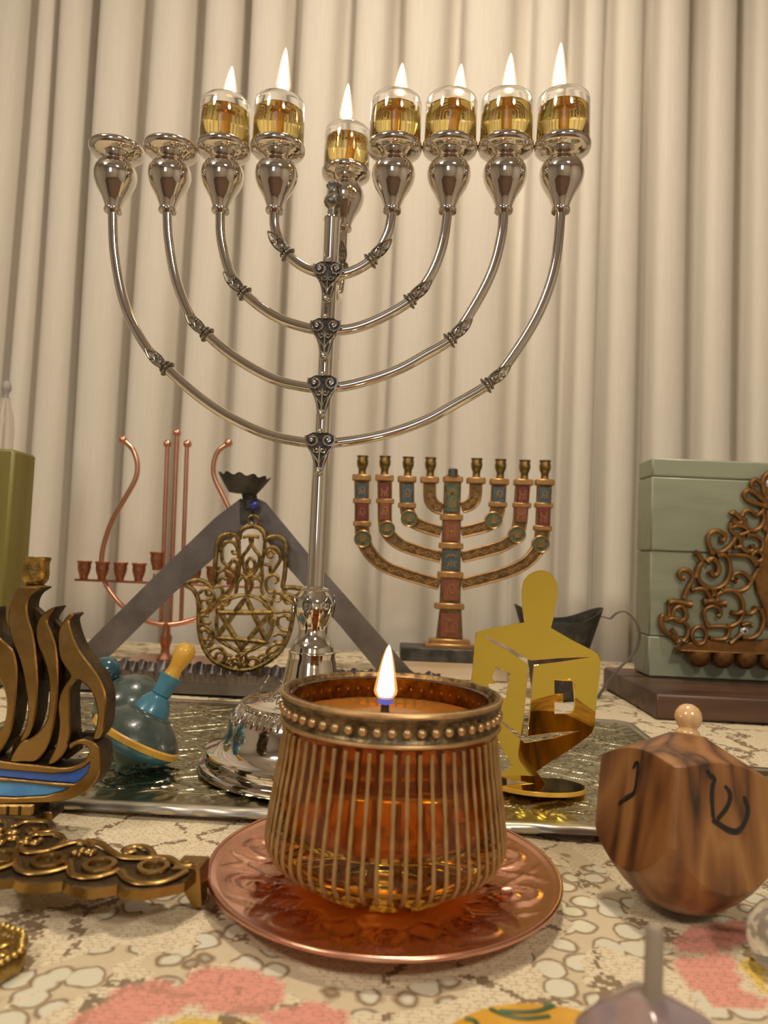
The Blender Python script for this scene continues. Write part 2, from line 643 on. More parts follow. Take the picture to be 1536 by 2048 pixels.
def inside(poly):
    ins = np.zeros(XX.shape, bool)
    P = poly
    for k in range(len(P)):
        (xa, ya), (xb, yb) = P[k - 1], P[k]
        if ya == yb:
            continue
        c = ((YY > min(ya, yb)) & (YY <= max(ya, yb)))
        xi = xa + (YY - ya) / (yb - ya) * (xb - xa)
        ins ^= c & (XX < xi)
    return ins


def near(line):
    d = np.full(XX.shape, 9.0)
    for (xa, ya), (xb, yb) in zip(line, line[1:]):
        dx, dy = xb - xa, yb - ya
        tt = np.clip(((XX - xa) * dx + (YY - ya) * dy) / (dx * dx + dy * dy), 0, 1)
        d = np.minimum(d, np.hypot(XX - xa - tt * dx, YY - ya - tt * dy))
    return d


pink = np.zeros(XX.shape)
for pl in ([(205, 2005), (215, 1985), (260, 1962), (345, 1955), (372, 1990), (360, 2025), (200, 2048), (60, 2120), (120, 2048)],
           [(372, 1935), (420, 1925), (500, 1930), (570, 1950), (575, 1985), (530, 2020), (440, 2022), (385, 2005), (365, 1975)],
           [(520, 2030), (570, 2000), (640, 1990), (690, 2010), (700, 2060), (640, 2110), (560, 2100), (540, 2050)],
           [(110, 2060), (250, 2030), (320, 2060), (300, 2150), (120, 2200)],
           [(1350, 1880), (1380, 1850), (1480, 1835), (1530, 1840), (1500, 1880), (1440, 1900), (1365, 1905)],
           [(1345, 1912), (1450, 1905), (1470, 1925), (1480, 1965), (1420, 1985), (1375, 1968)],
           [(1395, 1985), (1470, 1972), (1536, 2000), (1520, 2020), (1440, 2015)]):
    pink = np.maximum(pink, inside(g2(pl)).astype(float))
yel = np.zeros(XX.shape)
for pl in ([(310, 2048), (380, 2030), (470, 2026), (510, 2040), (500, 2090), (330, 2110)],
           [(1480, 1915), (1500, 1900), (1536, 1930), (1536, 1985), (1500, 1960)]):
    yel = np.maximum(yel, inside(g2(pl)).astype(float))
peb = np.full(XX.shape, 9.0)
for ln in ([(-40, 2010), (60, 1960), (150, 1930), (240, 1905)], [(-20, 2060), (100, 1995), (190, 1950)], [(230, 1840), (255, 1815), (300, 1800)],
           [(320, 1920), (390, 1910), (470, 1895), (540, 1920), (600, 1960), (640, 1975)], [(430, 1870), (450, 1850)],
           [(640, 1975), (720, 1990), (830, 1980), (900, 1960)], [(330, 1960), (350, 1945)],
           [(1090, 1910), (1140, 1930), (1110, 1960), (1160, 1980)], [(1130, 1900), (1180, 1850), (1230, 1840), (1270, 1860)],
           [(1210, 1870), (1270, 1890), (1360, 1920), (1390, 1950), (1420, 1990), (1460, 2030), (1530, 2048)],
           [(1460, 1830), (1500, 1800), (1536, 1790)], [(1120, 1690), (1180, 1730), (1240, 1790), (1215, 1820)],
           [(1050, 1690), (1120, 1740), (1160, 1800), (1220, 1850)], [(1100, 1790), (1200, 1850)], [(1500, 1750), (1536, 1720)],
           [(60, 1655), (130, 1655)], [(300, 1775), (420, 1800)], [(560, 2040), (700, 2080)]):
    peb = np.minimum(peb, near(g2(ln)))
pebm = np.clip((0.0090 - peb) / 0.004, 0, 1) * (1 - pink) * (1 - yel)
zz = 0.0012 * np.sin(XX * 23 + 1.0) * np.sin(YY * 17)
zz -= zz.max() + 0.0004
vs = np.stack([XX.ravel(), YY.ravel(), zz.ravel()], 1)
idx = np.arange(nx * ny).reshape(ny, nx)
fq = np.stack([idx[:-1, :-1].ravel(), idx[:-1, 1:].ravel(), idx[1:, 1:].ravel(), idx[1:, :-1].ravel()], 1)
me = bpy.data.meshes.new('tablecloth')
me.from_pydata(vs.tolist(), [], fq.tolist())
for nm, arr in (('pink', pink), ('yellow', yel), ('pebble', pebm)):
    a = me.attributes.new(nm, 'FLOAT', 'POINT')
    a.data.foreach_set('value', arr.ravel().astype(np.float32))
me.polygons.foreach_set('use_smooth', [True] * len(fq))

m, t_, bs = nt('lace_cloth')
L = t_.links.new
tc = N(t_, 'ShaderNodeTexCoord')
nzw = N(t_, 'ShaderNodeTexNoise', i_Scale=90.0, i_Detail=3.0)
L(tc.outputs['Object'], nzw.inputs[0])
sub = N(t_, 'ShaderNodeVectorMath', operation='SUBTRACT')
L(nzw.outputs['Color'], sub.inputs[0])
sub.inputs[1].default_value = (0.5, 0.5, 0.5)
scl = N(t_, 'ShaderNodeVectorMath', operation='SCALE')
L(sub.outputs[0], scl.inputs[0])
scl.inputs['Scale'].default_value = 0.006
adv = N(t_, 'ShaderNodeVectorMath', operation='ADD')
L(tc.outputs['Object'], adv.inputs[0])
L(scl.outputs[0], adv.inputs[1])
flat = N(t_, 'ShaderNodeMapping')
flat.inputs['Scale'].default_value = (1, 1, 0)
L(adv.outputs[0], flat.inputs[0])
flat0 = N(t_, 'ShaderNodeMapping')
flat0.inputs['Scale'].default_value = (1, 1, 0)
L(tc.outputs['Object'], flat0.inputs[0])


def math_(op, a, bb=None, clamp=False):
    n = N(t_, 'ShaderNodeMath', operation=op)
    n.use_clamp = clamp
    for i, x in enumerate((a, bb)):
        if x is None:
            continue
        if isinstance(x, (int, float)):
            n.inputs[i].default_value = x
        else:
            L(x, n.inputs[i])
    return n.outputs[0]


def mix(fac, a, bb):
    n = N(t_, 'ShaderNodeMix', data_type='RGBA')
    L(fac, n.inputs[0])
    for i, x in ((6, a), (7, bb)):
        if isinstance(x, tuple):
            n.inputs[i].default_value = c4(x)
        else:
            L(x, n.inputs[i])
    return n.outputs[2]


def attr(nm):
    n = N(t_, 'ShaderNodeAttribute', attribute_name=nm)
    return n.outputs['Fac']


# filet grid: snap the coordinates so that outlines step like netting
snp = N(t_, 'ShaderNodeVectorMath', operation='SNAP')
L(tc.outputs['Object'], snp.inputs[0])
snp.inputs[1].default_value = (0.0017, 0.0011, 1.0)
nzs = N(t_, 'ShaderNodeTexNoise', i_Scale=60.0, i_Detail=2.0)
L(snp.outputs[0], nzs.inputs[0])
sb2 = N(t_, 'ShaderNodeVectorMath', operation='SUBTRACT')
L(nzs.outputs['Color'], sb2.inputs[0])
sb2.inputs[1].default_value = (0.5, 0.5, 0.5)
sc2 = N(t_, 'ShaderNodeVectorMath', operation='SCALE')
L(sb2.outputs[0], sc2.inputs[0])
sc2.inputs['Scale'].default_value = 0.022
ad2 = N(t_, 'ShaderNodeVectorMath', operation='ADD')
L(snp.outputs[0], ad2.inputs[0])
L(sc2.outputs[0], ad2.inputs[1])
fl2 = N(t_, 'ShaderNodeMapping')
fl2.inputs['Scale'].default_value = (1, 1, 0)
L(ad2.outputs[0], fl2.inputs[0])
# solid weave: rows of little dashes
br = N(t_, 'ShaderNodeTexBrick', i_Scale=1.0)
br.inputs['Brick Width'].default_value = 0.0036
br.inputs['Row Height'].default_value = 0.0022
br.inputs['Mortar Size'].default_value = 0.00034
br.inputs['Mortar Smooth'].default_value = 0.6
br.offset = 0.35
L(flat0.outputs[0], br.inputs[0])
nzd = N(t_, 'ShaderNodeTexNoise', i_Scale=330.0, i_Detail=1.0)
L(flat0.outputs[0], nzd.inputs[0])
dash = math_('MULTIPLY', br.outputs['Fac'], math_('MULTIPLY', math_('SUBTRACT', nzd.outputs[0], 0.41), 7.0, True))
base = mix(attr('pink'), (0.66, 0.56, 0.38), (0.66, 0.28, 0.21))
base = mix(attr('yellow'), base, (0.66, 0.45, 0.08))
base = mix(math_('MULTIPLY', dash, 0.6), base, (0.24, 0.15, 0.07))
# broken brown outlines between the solid motifs
vor = N(t_, 'ShaderNodeTexVoronoi', feature='DISTANCE_TO_EDGE', i_Scale=21.0)
L(fl2.outputs[0], vor.inputs['Vector'])
nzb = N(t_, 'ShaderNodeTexNoise', i_Scale=70.0, i_Detail=3.0)
L(snp.outputs[0], nzb.inputs[0])
nzc = N(t_, 'ShaderNodeTexNoise', i_Scale=300.0, i_Detail=2.0)
L(snp.outputs[0], nzc.inputs[0])
ln_ = math_('MULTIPLY', math_('LESS_THAN', vor.outputs['Distance'], 0.046), math_('GREATER_THAN', nzb.outputs[0], 0.45))
hole = math_('MULTIPLY', ln_, math_('GREATER_THAN', nzc.outputs[0], 0.42))
hole = math_('MULTIPLY', hole, math_('SUBTRACT', 1.0, math_('MULTIPLY', attr('pink'), 0.65)))
base = mix(math_('MULTIPLY', hole, 0.85), base, (0.15, 0.09, 0.04))
# open lace rounds showing the pale satin underneath
vp = N(t_, 'ShaderNodeTexVoronoi', feature='F1', i_Scale=72.0)
vp.inputs['Randomness'].default_value = 0.7
L(flat.outputs[0], vp.inputs['Vector'])
rd = math_('MULTIPLY', math_('SUBTRACT', 0.49, vp.outputs['Distance']), 14.0, True)
rim_ = math_('MULTIPLY', math_('SUBTRACT', 0.585, vp.outputs['Distance']), 12.0, True)
net = mix(rim_, (0.56, 0.46, 0.30), (0.22, 0.14, 0.07))  # brown ring paints the gap's shadow round each satin round
net = mix(rd, net, (0.63, 0.59, 0.45))
lace = N(t_, 'ShaderNodeTexNoise', i_Scale=9.0, i_Detail=1.0)
L(flat0.outputs[0], lace.inputs[0])
pz = math_('MAXIMUM', attr('pebble'), math_('MULTIPLY', math_('SUBTRACT', lace.outputs[0], 0.78), 20.0, True))
pz = math_('GREATER_THAN', math_('ADD', pz, math_('MULTIPLY', math_('SUBTRACT', nzb.outputs[0], 0.5), 0.9)), 0.5)
pz = math_('MULTIPLY', pz, math_('SUBTRACT', 1.0, math_('MAXIMUM', attr('pink'), attr('yellow'))))
base = mix(pz, base, net)
L(base, bs.inputs['Base Color'])
ro = math_('SUBTRACT', 0.8, math_('MULTIPLY', math_('MULTIPLY', pz, rd), 0.48))
L(ro, bs.inputs['Roughness'])
hgt = math_('SUBTRACT', 1.0, math_('MAXIMUM', math_('MULTIPLY', pz, math_('MULTIPLY', rim_, 0.9)), math_('MAXIMUM', hole, math_('MULTIPLY', dash, 0.5))))
bp = N(t_, 'ShaderNodeBump', i_Strength=0.5, i_Distance=0.0008)
L(hgt, bp.inputs['Height'])
L(bp.outputs[0], bs.inputs['Normal'])
me.materials.append(m)
tag(put('tablecloth', me), 'cream lace tablecloth with pink flowers and brown openwork covering the table', 'tablecloth')

# ================================================================ EMBOSSED TRAY
TZ = 0.0052      # height of the tray's flat surface
M['tray'] = mat('pale_gold_tray_metal', (0.46, 0.43, 0.29), (0.56, 0.52, 0.37), metal=1, rough=0.24, scale=14, rvar=0.05)


def tray_h(X, Y, pitch=0.066):
    """embossed field of lens shaped quatrefoils, flowers, veins and scrolls"""
    u, v = X / pitch, Y / (pitch * 0.62)
    sh = np.floor(v) % 2 * 0.5
    fu, fv = (u + sh) % 1 - 0.5, v % 1 - 0.5
    rr, th = np.hypot(fu, fv), np.arctan2(fv, fu)
    edge = 0.41 + 0.05 * np.cos(4 * th)
    h = 0.9 * np.exp(-((rr - edge) / 0.018) ** 2) + 0.5 * np.exp(-((rr - edge + 0.06) / 0.012) ** 2)
    pet = 0.17 + 0.085 * np.cos(6 * th)
    h += 0.7 * np.exp(-((rr - pet) / 0.018) ** 2) + 0.8 * np.exp(-(rr / 0.035) ** 2)
    out = rr > edge + 0.03
    vein = np.abs(np.sin(3.0 * np.pi * fu + 2.2 * np.sin(2 * np.pi * fv)))
    h += np.where(out, 0.7 * np.exp(-(vein / 0.22) ** 2), 0)
    leaf = np.abs(np.sin(15 * th + 26 * rr))
    h += np.where(out, 0.35 * np.exp(-(leaf / 0.35) ** 2), 0)
    h += np.where((rr < edge - 0.08) & (rr > 0.27), 0.45 * np.exp(-(np.abs(np.sin(10 * th + 9 * rr)) / 0.3) ** 2), 0)
    return h


def make_tray(name, label, W, D, loc, rz, rim=0.006):
    t = thing(name, label, 'tray', loc=loc, rotz=rz)
    s = 0.0008
    nx_, ny_ = int(W / s) + 1, int(D / s) + 1
    X, Y = np.meshgrid(np.linspace(-W / 2, W / 2, nx_), np.linspace(-D / 2, D / 2, ny_))
    dx, dy = W / 2 - np.abs(X), D / 2 - np.abs(Y)
    e = np.minimum(dx, dy)
    Z = TZ - loc[2] + 0.0016 * tray_h(X, Y) * np.clip((e - 0.012) / 0.01, 0, 1)
    Z += 0.0005 * np.sin(np.where(dx < dy, Y, X) * 500) * np.exp(-((e - 0.010) / 0.004) ** 2)
    vs_ = np.stack([X.ravel(), Y.ravel(), Z.ravel()], 1)
    ix = np.arange(nx_ * ny_).reshape(ny_, nx_)
    q = np.stack([ix[:-1, :-1].ravel(), ix[:-1, 1:].ravel(), ix[1:, 1:].ravel(), ix[1:, :-1].ravel()], 1)
    me_ = bpy.data.meshes.new('embossed_field')
    me_.from_pydata(vs_.tolist(), [], q.tolist())
    me_.materials.append(M['tray'])
    me_.polygons.foreach_set('use_smooth', [True] * len(q))
    put('embossed_field', me_, t)
    # rolled rim with a wavy edge
    path = []
    c = 0.014
    for cx, cy, a0 in ((W / 2 - c, -D / 2 + c, -90), (W / 2 - c, D / 2 - c, 0), (-W / 2 + c, D / 2 - c, 90), (-W / 2 + c, -D / 2 + c, 180)):
        for k in range(7):
            a = R(a0 + 15 * k)
            path.append((cx + c * math.cos(a), cy + c * math.sin(a)))
    dense = []
    for k in range(len(path)):
        p, q_ = Vector(path[k]), Vector(path[(k + 1) % len(path)])
        m_ = max(1, int((q_ - p).length / 0.004))
        dense += [p.lerp(q_, j / m_) for j in range(m_)]
    prof_ = [(-0.004, 0.0042), (0.001, rim), (0.0045, rim + 0.0004), (0.007, rim - 0.0012), (0.0076, 0.0022), (0.006, 0.0004), (-0.004, 0.0004)]
    K = len(prof_)
    vs_, fs_ = [], []
    n_ = len(dense)
    for k in range(n_):
        tg = (dense[(k + 1) % n_] - dense[k - 1]).normalized()
        nr = Vector((tg.y, -tg.x))
        wv = 0.0005 * math.sin(k * 0.9) + 0.0004 * math.sin(k * 0.37)
        for (o_, z_) in prof_:
            oo = o_ + (wv if o_ > 0.006 else 0)
            vs_.append((dense[k].x + nr.x * oo, dense[k].y + nr.y * oo, z_ + (wv * 0.5 if o_ > 0.006 and z_ < 0.003 else 0)))
    for k in range(n_):
        j = (k + 1) % n_
        for i in range(K):
            i2 = (i + 1) % K
            fs_.append((k * K + i, j * K + i, j * K + i2, k * K + i2))
    M.setdefault('tray_rim', mat('dull_tray_rim', (0.50, 0.46, 0.38), (0.58, 0.54, 0.46), metal=1, rough=0.36, scale=60))
    MB().add(vs_, fs_).build('rolled_rim', M['tray_rim'], t, angle=50)
    return t


make_tray('embossed_tray', 'large embossed pale gold tray under the tall silver candelabrum', 0.562, 0.292, (-0.035, 0.600, 0), R(-1.6))
make_tray('embossed_tray', 'small gold tray peeping out behind the olive wood dreidel', 0.24, 0.17, (0.398, 0.497, 0), R(-2))

# ================================================================ TALL SILVER MENORAH
fo = at(615, 1500, 0.54)
fo.z = TZ + 0.0008
FM = Frame(fo, R(-5.0))
men = thing('silver_menorah', 'tall polished silver nine-branched menorah standing on the embossed tray', 'menorah', FM)
PXS = 0.54 / FPX                       # metres per photograph pixel at this depth


def ax(y):                            # local x and z of the stem's axis seen at image row y
    return FM.tr(615 + (1520 - y) * 0.0444, y)


def base_prof(rows):
    return [(hw * PXS, ax(y)[1]) for y, hw in rows]


# base, bell and knop
zb = 0.0
base = [(0.0, zb), (0.074, zb), (0.0772, 0.0015), (0.0778, 0.004), (0.0768, 0.0062), (0.0735, 0.0072), (0.0742, 0.0095), (0.0728, 0.0150),
        (0.0700, 0.0165), (0.0650, 0.0185), (0.0605, 0.0225), (0.0590, 0.0285), (0.0575, 0.0345), (0.0550, 0.0395), (0.0510, 0.0435), (0.0478, 0.0455), (0.0470, 0.0475), (0.0445, 0.0487)]
base += [(r_, z_) for r_, z_ in base_prof([(1405, 104), (1392, 82), (1380, 66), (1368, 57), (1350, 53), (1330, 49), (1312, 45.5), (1306, 46.5), (1303, 46), (1301, 43)]) if z_ > 0.05]
base_o = MB().lathe(base, 96).build('base', M['silver'], men, loc=(0, 0, 0))
knop = base_prof([(1302, 43), (1294, 42), (1290, 41.5), (1283, 37), (1274, 31), (1262, 28.5), (1250, 29), (1238, 33), (1226, 37), (1215, 39), (1204, 38.5), (1195, 35), (1188, 30), (1183, 26), (1178, 24), (1172, 19)])
kx = ax(1240)[0] * 0.4
MB().lathe(knop, 48).build('knop', M['silver'], men, loc=(0, 0, 0))
# little fluted leaves round the dome's shoulder, and flowers on the bell
lf = MB()
for k in range(64):
    a = 2 * math.pi * k / 64
    pts_ = []
    for j in range(5):
        u = j / 4
        rr, zz_ = 0.0565 - 0.009 * u ** 1.5, 0.0365 + 0.0082 * u
        pts_.append((rr * math.cos(a) * 1.012, rr * math.sin(a) * 1.012, zz_))
    lf.tube(pts_, [0.0003, 0.0009, 0.0013, 0.0012, 0.0005], 6)
    lf.ball((0.0492 * math.cos(a), 0.0492 * math.sin(a), 0.0462), 0.0013, 6, 4)
o = lf.build('leaf_border', M['silver'], base_o)
o['kind'] = 'stuff'
fl = MB()
for a0 in range(0, 360, 60):
    a = R(a0 + 8)
    cpt = Vector((0.034 * math.cos(a), 0.034 * math.sin(a), 0.0575))
    tx, tn = Vector((-math.sin(a), math.cos(a), 0)), Vector((-0.5 * math.cos(a), -0.5 * math.sin(a), 0.86))
    nn = tx.cross(tn)
    for k in range(7):
        b_ = R(200 + 360 * k / 7)
        d_ = tx * math.cos(b_) + tn * math.sin(b_)
        e_ = tx * -math.sin(b_) + tn * math.cos(b_)
        loop = [cpt + d_ * (0.008 * s_) + e_ * (0.0022 * math.sin(math.pi * s_) * q_) + nn * 0.001 for s_, q_ in ((0.1, 0), (0.4, 1), (0.8, 1), (1, 0), (0.8, -1), (0.4, -1))]
        fl.tube(loop, 0.0005, 5, True)
fl.build('bell_flower', M['silver'], base_o)['kind'] = 'stuff'
kl = MB()
for a0 in range(20, 380, 60):
    a = R(a0)
    zt = ax(1192)[1]
    zl = ax(1235)[1]
    for side in (-1, 1):
        loop = []
        for k in range(12):
            u = k / 11
            aa = a + side * 0.28 * math.sin(math.pi * min(1, u * 1.2)) * (1 - 0.4 * u)
            rr = 39.5 * PXS - 0.0005 + 0.0008 - 0.0018 * max(0, u - 0.6)
            loop.append((rr * math.cos(aa), rr * math.sin(aa), zt + (zl - zt) * u))
        kl.tube(loop, 0.0006, 5)
    for k in range(5):
        u = k / 5
        kl.ball((39.5 * PXS * math.cos(a), 39.5 * PXS * math.sin(a), zt + (zl - zt) * u), 0.0012 * (1 - 0.4 * u), 6, 5)
kl.build('knop_drop', M['silver_dark'], men)
rg = MB()
for k in range(28):
    a = 2 * math.pi * k / 28
    rg.ball((24 * PXS * math.cos(a), 24 * PXS * math.sin(a), ax(1179)[1]), 0.0014, 6, 5)
rg.build('beaded_ring', M['silver'], men)
# stem: local axis is exactly vertical; top narrows slightly
stem = base_prof([(1180, 16.5), (900, 17), (886, 17), (884, 15.2), (560, 15.6), (445, 16.2), (441, 18), (437, 17.5), (434, 13)])
MB().lathe([(0, ax(1180)[1])] + stem + [(0, ax(434)[1])], 32).build('stem', M['silver'], men)
fin = base_prof([(436, 12), (430, 9), (424, 10), (418, 9), (412, 15), (404, 18), (396, 17), (388, 11), (380, 10), (374, 14), (370, 15), (366, 10), (362, 5), (359, 0)])
MB().lathe(fin, 24, fl=lambda a, r_, z_: (r_ * (1 + 0.10 * math.cos(6 * a)), z_)).build('finial', M['silver_dark'], men)

arms_px = {
    'A': [(549, 425), (551, 460), (572, 505), (610, 535), (657, 549), (700, 545), (745, 518), (775, 470), (784, 425)],
    'B': [(441, 425), (443, 480), (460, 545), (490, 588), (545, 630), (600, 652), (654, 661), (710, 656), (770, 632), (824, 598), (862, 550), (885, 490), (895, 425)],
    'C': [(335, 425), (338, 480), (352, 560), (380, 630), (415, 670), (470, 715), (540, 755), (600, 772), (650, 776), (710, 768), (790, 742), (850, 710), (905, 675), (950, 610), (985, 540), (1003, 470), (1007, 425)],
    'D': [(226, 425), (230, 510), (250, 610), (290, 690), (335, 738), (400, 795), (470, 840), (550, 873), (646, 886), (750, 873), (840, 845), (910, 808), (980, 765), (1030, 705), (1080, 620), (1110, 530), (1121, 425)]}
ARM_R = 10.5 * PXS
arm3 = {}
for k_, pl in arms_px.items():
    P = x0z(smooth([Vector(FM.tr(x, y)) for x, y in pl], 8))
    arm3[k_] = P
    MB().tube(P, ARM_R, 16).build('branch', M['silver'], men)

# pierced mounts at the crossings
def spiral(cx, cz, r0, turns, a0, sgn, y=0.0, n=14, r1=0.15):
    out = []
    for k in range(n):
        u = k / (n - 1)
        a = a0 + sgn * 2 * math.pi * turns * u
        r_ = r0 * (1 - (1 - r1) * u)
        out.append((cx + r_ * math.cos(a), y, cz + r_ * math.sin(a)))
    return out


mm = 0.00112
fg = MB()
for s_ in (-1, 1):
    fg.tube(spiral(s_ * 5.2 * mm, 0.5 * mm, 5.0 * mm, 1.35, R(90 - s_ * 60), -s_), 0.75 * mm, 7)
    fg.tube(smooth([(s_ * 9.6 * mm, 0, 0), (s_ * 8.5 * mm, 0, -4 * mm), (s_ * 5.2 * mm, 0, -8.5 * mm), (s_ * 3.2 * mm, 0, -14 * mm), (s_ * 2.2 * mm, 0, -19 * mm)], 4), 0.75 * mm, 7)
    fg.tube(spiral(s_ * 2.0 * mm, -6.5 * mm, 2.2 * mm, 1.1, R(90 - s_ * 70), -s_, n=10), 0.5 * mm, 6)
    fg.tube([(s_ * 4.6 * mm, 0, -9 * mm), (s_ * 1.0 * mm, 0, -13.5 * mm), (0, 0, -16 * mm)], 0.5 * mm, 6)
    fg.ball((s_ * 5.2 * mm, 0.3 * mm, 0.5 * mm), 1.3 * mm, 8, 6)
fg.tube([(0, 0, -4 * mm), (0, 0, -18 * mm)], 0.5 * mm, 6)
fg.ball((0, 0, 6.0 * mm), 1.9 * mm, 8, 6)
fg.tube(spiral(0, -20.5 * mm, 2.6 * mm, 1.0, 0, 1, n=14, r1=0.9), 0.8 * mm, 7)
fg.ball((0, 0, -20.5 * mm), 1.7 * mm, 8, 6)
fg_me = fg.mesh('mount', M['silver'])
bk = MB().slab([[(-9.5 * mm, 3 * mm), (-5 * mm, 5.3 * mm), (0, 5 * mm), (5 * mm, 5.3 * mm), (9.5 * mm, 3 * mm), (9.5 * mm, -1 * mm), (5.5 * mm, -8 * mm), (2.2 * mm, -20 * mm), (-2.2 * mm, -20 * mm), (-5.5 * mm, -8 * mm), (-9.5 * mm, -1 * mm)]], 0.6 * mm, 4.5 * mm, 0.4 * mm)
bk_me = bk.mesh('mount_backing', M['deep_silver'])
for yy in (546, 658, 771, 884):
    p = FM.tr(615 + (1520 - yy) * 0.0444, yy)
    o = put('pierced_mount', fg_me, men, loc=(0, -0.0088, p[1]))
    put('mount_backing', bk_me, o)

# leaf collars on the branches
mm = 0.0011
lc = MB()
lc.tube([(0.0050 * math.cos(a), 0.0050 * math.sin(a), 0) for a in [2 * math.pi * k / 20 for k in range(20)]], 1.1 * mm, 8, True)
lc.tube([(0.0047 * math.cos(a), 0.0047 * math.sin(a), 2.6 * mm) for a in [2 * math.pi * k / 20 for k in range(20)]], 0.7 * mm, 8, True)
for k in range(16):
    a = 2 * math.pi * k / 16
    lc.ball((0.0060 * math.cos(a), 0.0060 * math.sin(a), 0), 0.7 * mm, 6, 4)
for q_ in (-1, 1):
    lc.tube(smooth([(q_ * 2.6 * mm, -4.0 * mm, 3 * mm), (q_ * 3.6 * mm, -3.4 * mm, 9 * mm), (q_ * 2.6 * mm, -4 * mm, 15 * mm), (0, -4.6 * mm, 20 * mm)], 4), 0.7 * mm, 6)
    lc.tube(spiral(q_ * 1.5 * mm, 12 * mm, 1.5 * mm, 1.2, R(90), -q_, -4.5 * mm, 10), 0.45 * mm, 6)
    lc.tube([(q_ * 2.6 * mm, -4.2 * mm, 8 * mm), (0, -4.6 * mm, 11 * mm), (0, -4.6 * mm, 17 * mm)], 0.45 * mm, 6)
lc.ball((0, -4.9 * mm, 5.2 * mm), 1.7 * mm, 8, 6)
lc_me = lc.mesh('leaf_collar', M['silver_dark'])
for k_, spots in {'A': [(575, 508), (742, 520)], 'B': [(492, 590), (820, 602)], 'C': [(418, 672), (896, 684)], 'D': [(336, 739), (968, 772)]}.items():
    P = arm3[k_]
    for (x, y) in spots:
        q_ = Vector((FM.tr(x, y)[0], 0, FM.tr(x, y)[1]))
        i = min(range(1, len(P) - 1), key=lambda j: (P[j] - q_).length)
        tg = (P[i + 1] - P[i - 1]).normalized()
        if tg.z < 0:
            tg = -tg
        yv = Vector((0, 1, 0))
        xv = yv.cross(tg).normalized()
        m4 = Matrix((xv, yv, tg)).transposed().to_4x4()
        put('leaf_collar', lc_me, men, loc=P[i], rot=m4.to_quaternion())

# candle cups
CH = 141 * PXS
cup_prof = [(0.0, 0.0), (0.0066, 0.0), (0.0072, 0.0010), (0.0070, 0.0024), (0.0060, 0.0030), (0.0068, 0.006), (0.0092, 0.0120), (0.0134, 0.0190), (0.0157, 0.0245), (0.0165, 0.0290),
            (0.0160, 0.0335), (0.0140, 0.0372), (0.0106, 0.0398), (0.0098, 0.0408), (0.0106, 0.0420), (0.0146, 0.0438), (0.0186, 0.0458), (0.0205, 0.0476), (0.0210, 0.0496), (0.0210, 0.0513), (0.0206, 0.0520),
            (0.0200, 0.0518), (0.0194, 0.0502), (0.0150, 0.0484), (0.0100, 0.0478), (0.0085, 0.0470), (0.0082, 0.0440), (0.0, 0.0430)]
cup_me = MB().lathe(cup_prof, 48).mesh('candle_cup', M['silver'], 50)
cups_px = [(226, 425), (335, 425), (441, 425), (549, 425), (784, 425), (895, 425), (1007, 425), (1121, 425)]
cup_at = []
for (x, y) in cups_px:
    s_, t_z = FM.tr(x, y)
    cup_at.append(Vector((s_, 0, t_z)))
    put('candle_cup', cup_me, men, loc=cup_at[-1])
# servant light stands behind the stem on its own rod
YS = 0.605
sb = FM.loc(at(687, 461, YS))
put('candle_cup', cup_me, men, loc=sb)
elbow = FM.loc(at(683, 545, YS))
pole_z = ax(600)[1]
rod = smooth([sb, sb.lerp(elbow, 0.5), elbow, Vector((elbow.x * 0.97, elbow.y * 0.88, ax(538)[1])), Vector((elbow.x * 0.85, elbow.y * 0.62, ax(553)[1])), Vector((elbow.x * 0.5, elbow.y * 0.3, ax(550)[1])), Vector((0, 0.003, ax(546)[1]))], 6)
MB().tube(rod, 0.0037, 12).build('servant_rod', M['silver'], men)
m4 = Matrix.Identity(3)
put('leaf_collar', lc_me, men, loc=elbow + Vector((0, 0, 0.004)))
cup_at.append(sb)

# ---------------------------------------------------------------- oil lights
GR, GH = 0.0196, 0.0375
gprof = [(0.0, 0.0), (0.0150, 0.0), (0.0182, 0.0016), (GR, 0.0045), (GR, GH - 0.004), (0.0191, GH - 0.001), (0.0182, GH), (0.0174, GH - 0.001), (0.0182, GH - 0.005), (0.0182, 0.0056), (0.0168, 0.0040), (0.0, 0.0030)]
glass_me = MB().lathe(gprof, 48).mesh('glass_cup', M['glass'], 60)
oprof = [(0.0, 0.00315), (0.0166, 0.00415), (0.01805, 0.0058), (0.01805, 0.0282), (0.0160, 0.0279), (0.0, 0.0279)]
oil_me = MB().lathe(oprof, 48).mesh('oil', M['oil'], 60)
wt = MB().lathe([(0.0, 0.0036), (0.0028, 0.0036), (0.0028, 0.0265), (0.0052, 0.0276), (0.0052, 0.0288), (0.0020, 0.0300), (0.0, 0.0300)], 16)
wick_me = wt.mesh('wick_tube', M['wick_tube'])
wk_me = MB().lathe([(0, 0.0297), (0.0011, 0.0297), (0.0010, 0.0352), (0, 0.0356)], 10).mesh('wick', M['wick'])


def flame_mesh(h, r_, name, m, k=1.0, z0=0.0, lean=0.0):
    prof_ = []
    for j in range(17):
        u = j / 16
        rr = r_ * k * 1.15 * min(1.0, (u / 0.16)) ** 0.55 * (1 - u) ** 0.66
        prof_.append((max(rr, 0) if 0 < j < 16 else 0.0, z0 + h * u))
    b_ = MB().lathe(prof_, 20)
    b_.v = [(x + lean * ((z - z0) / h) ** 2, y, z) for x, y, z in b_.v]
    return b_.mesh(name, m, 180)


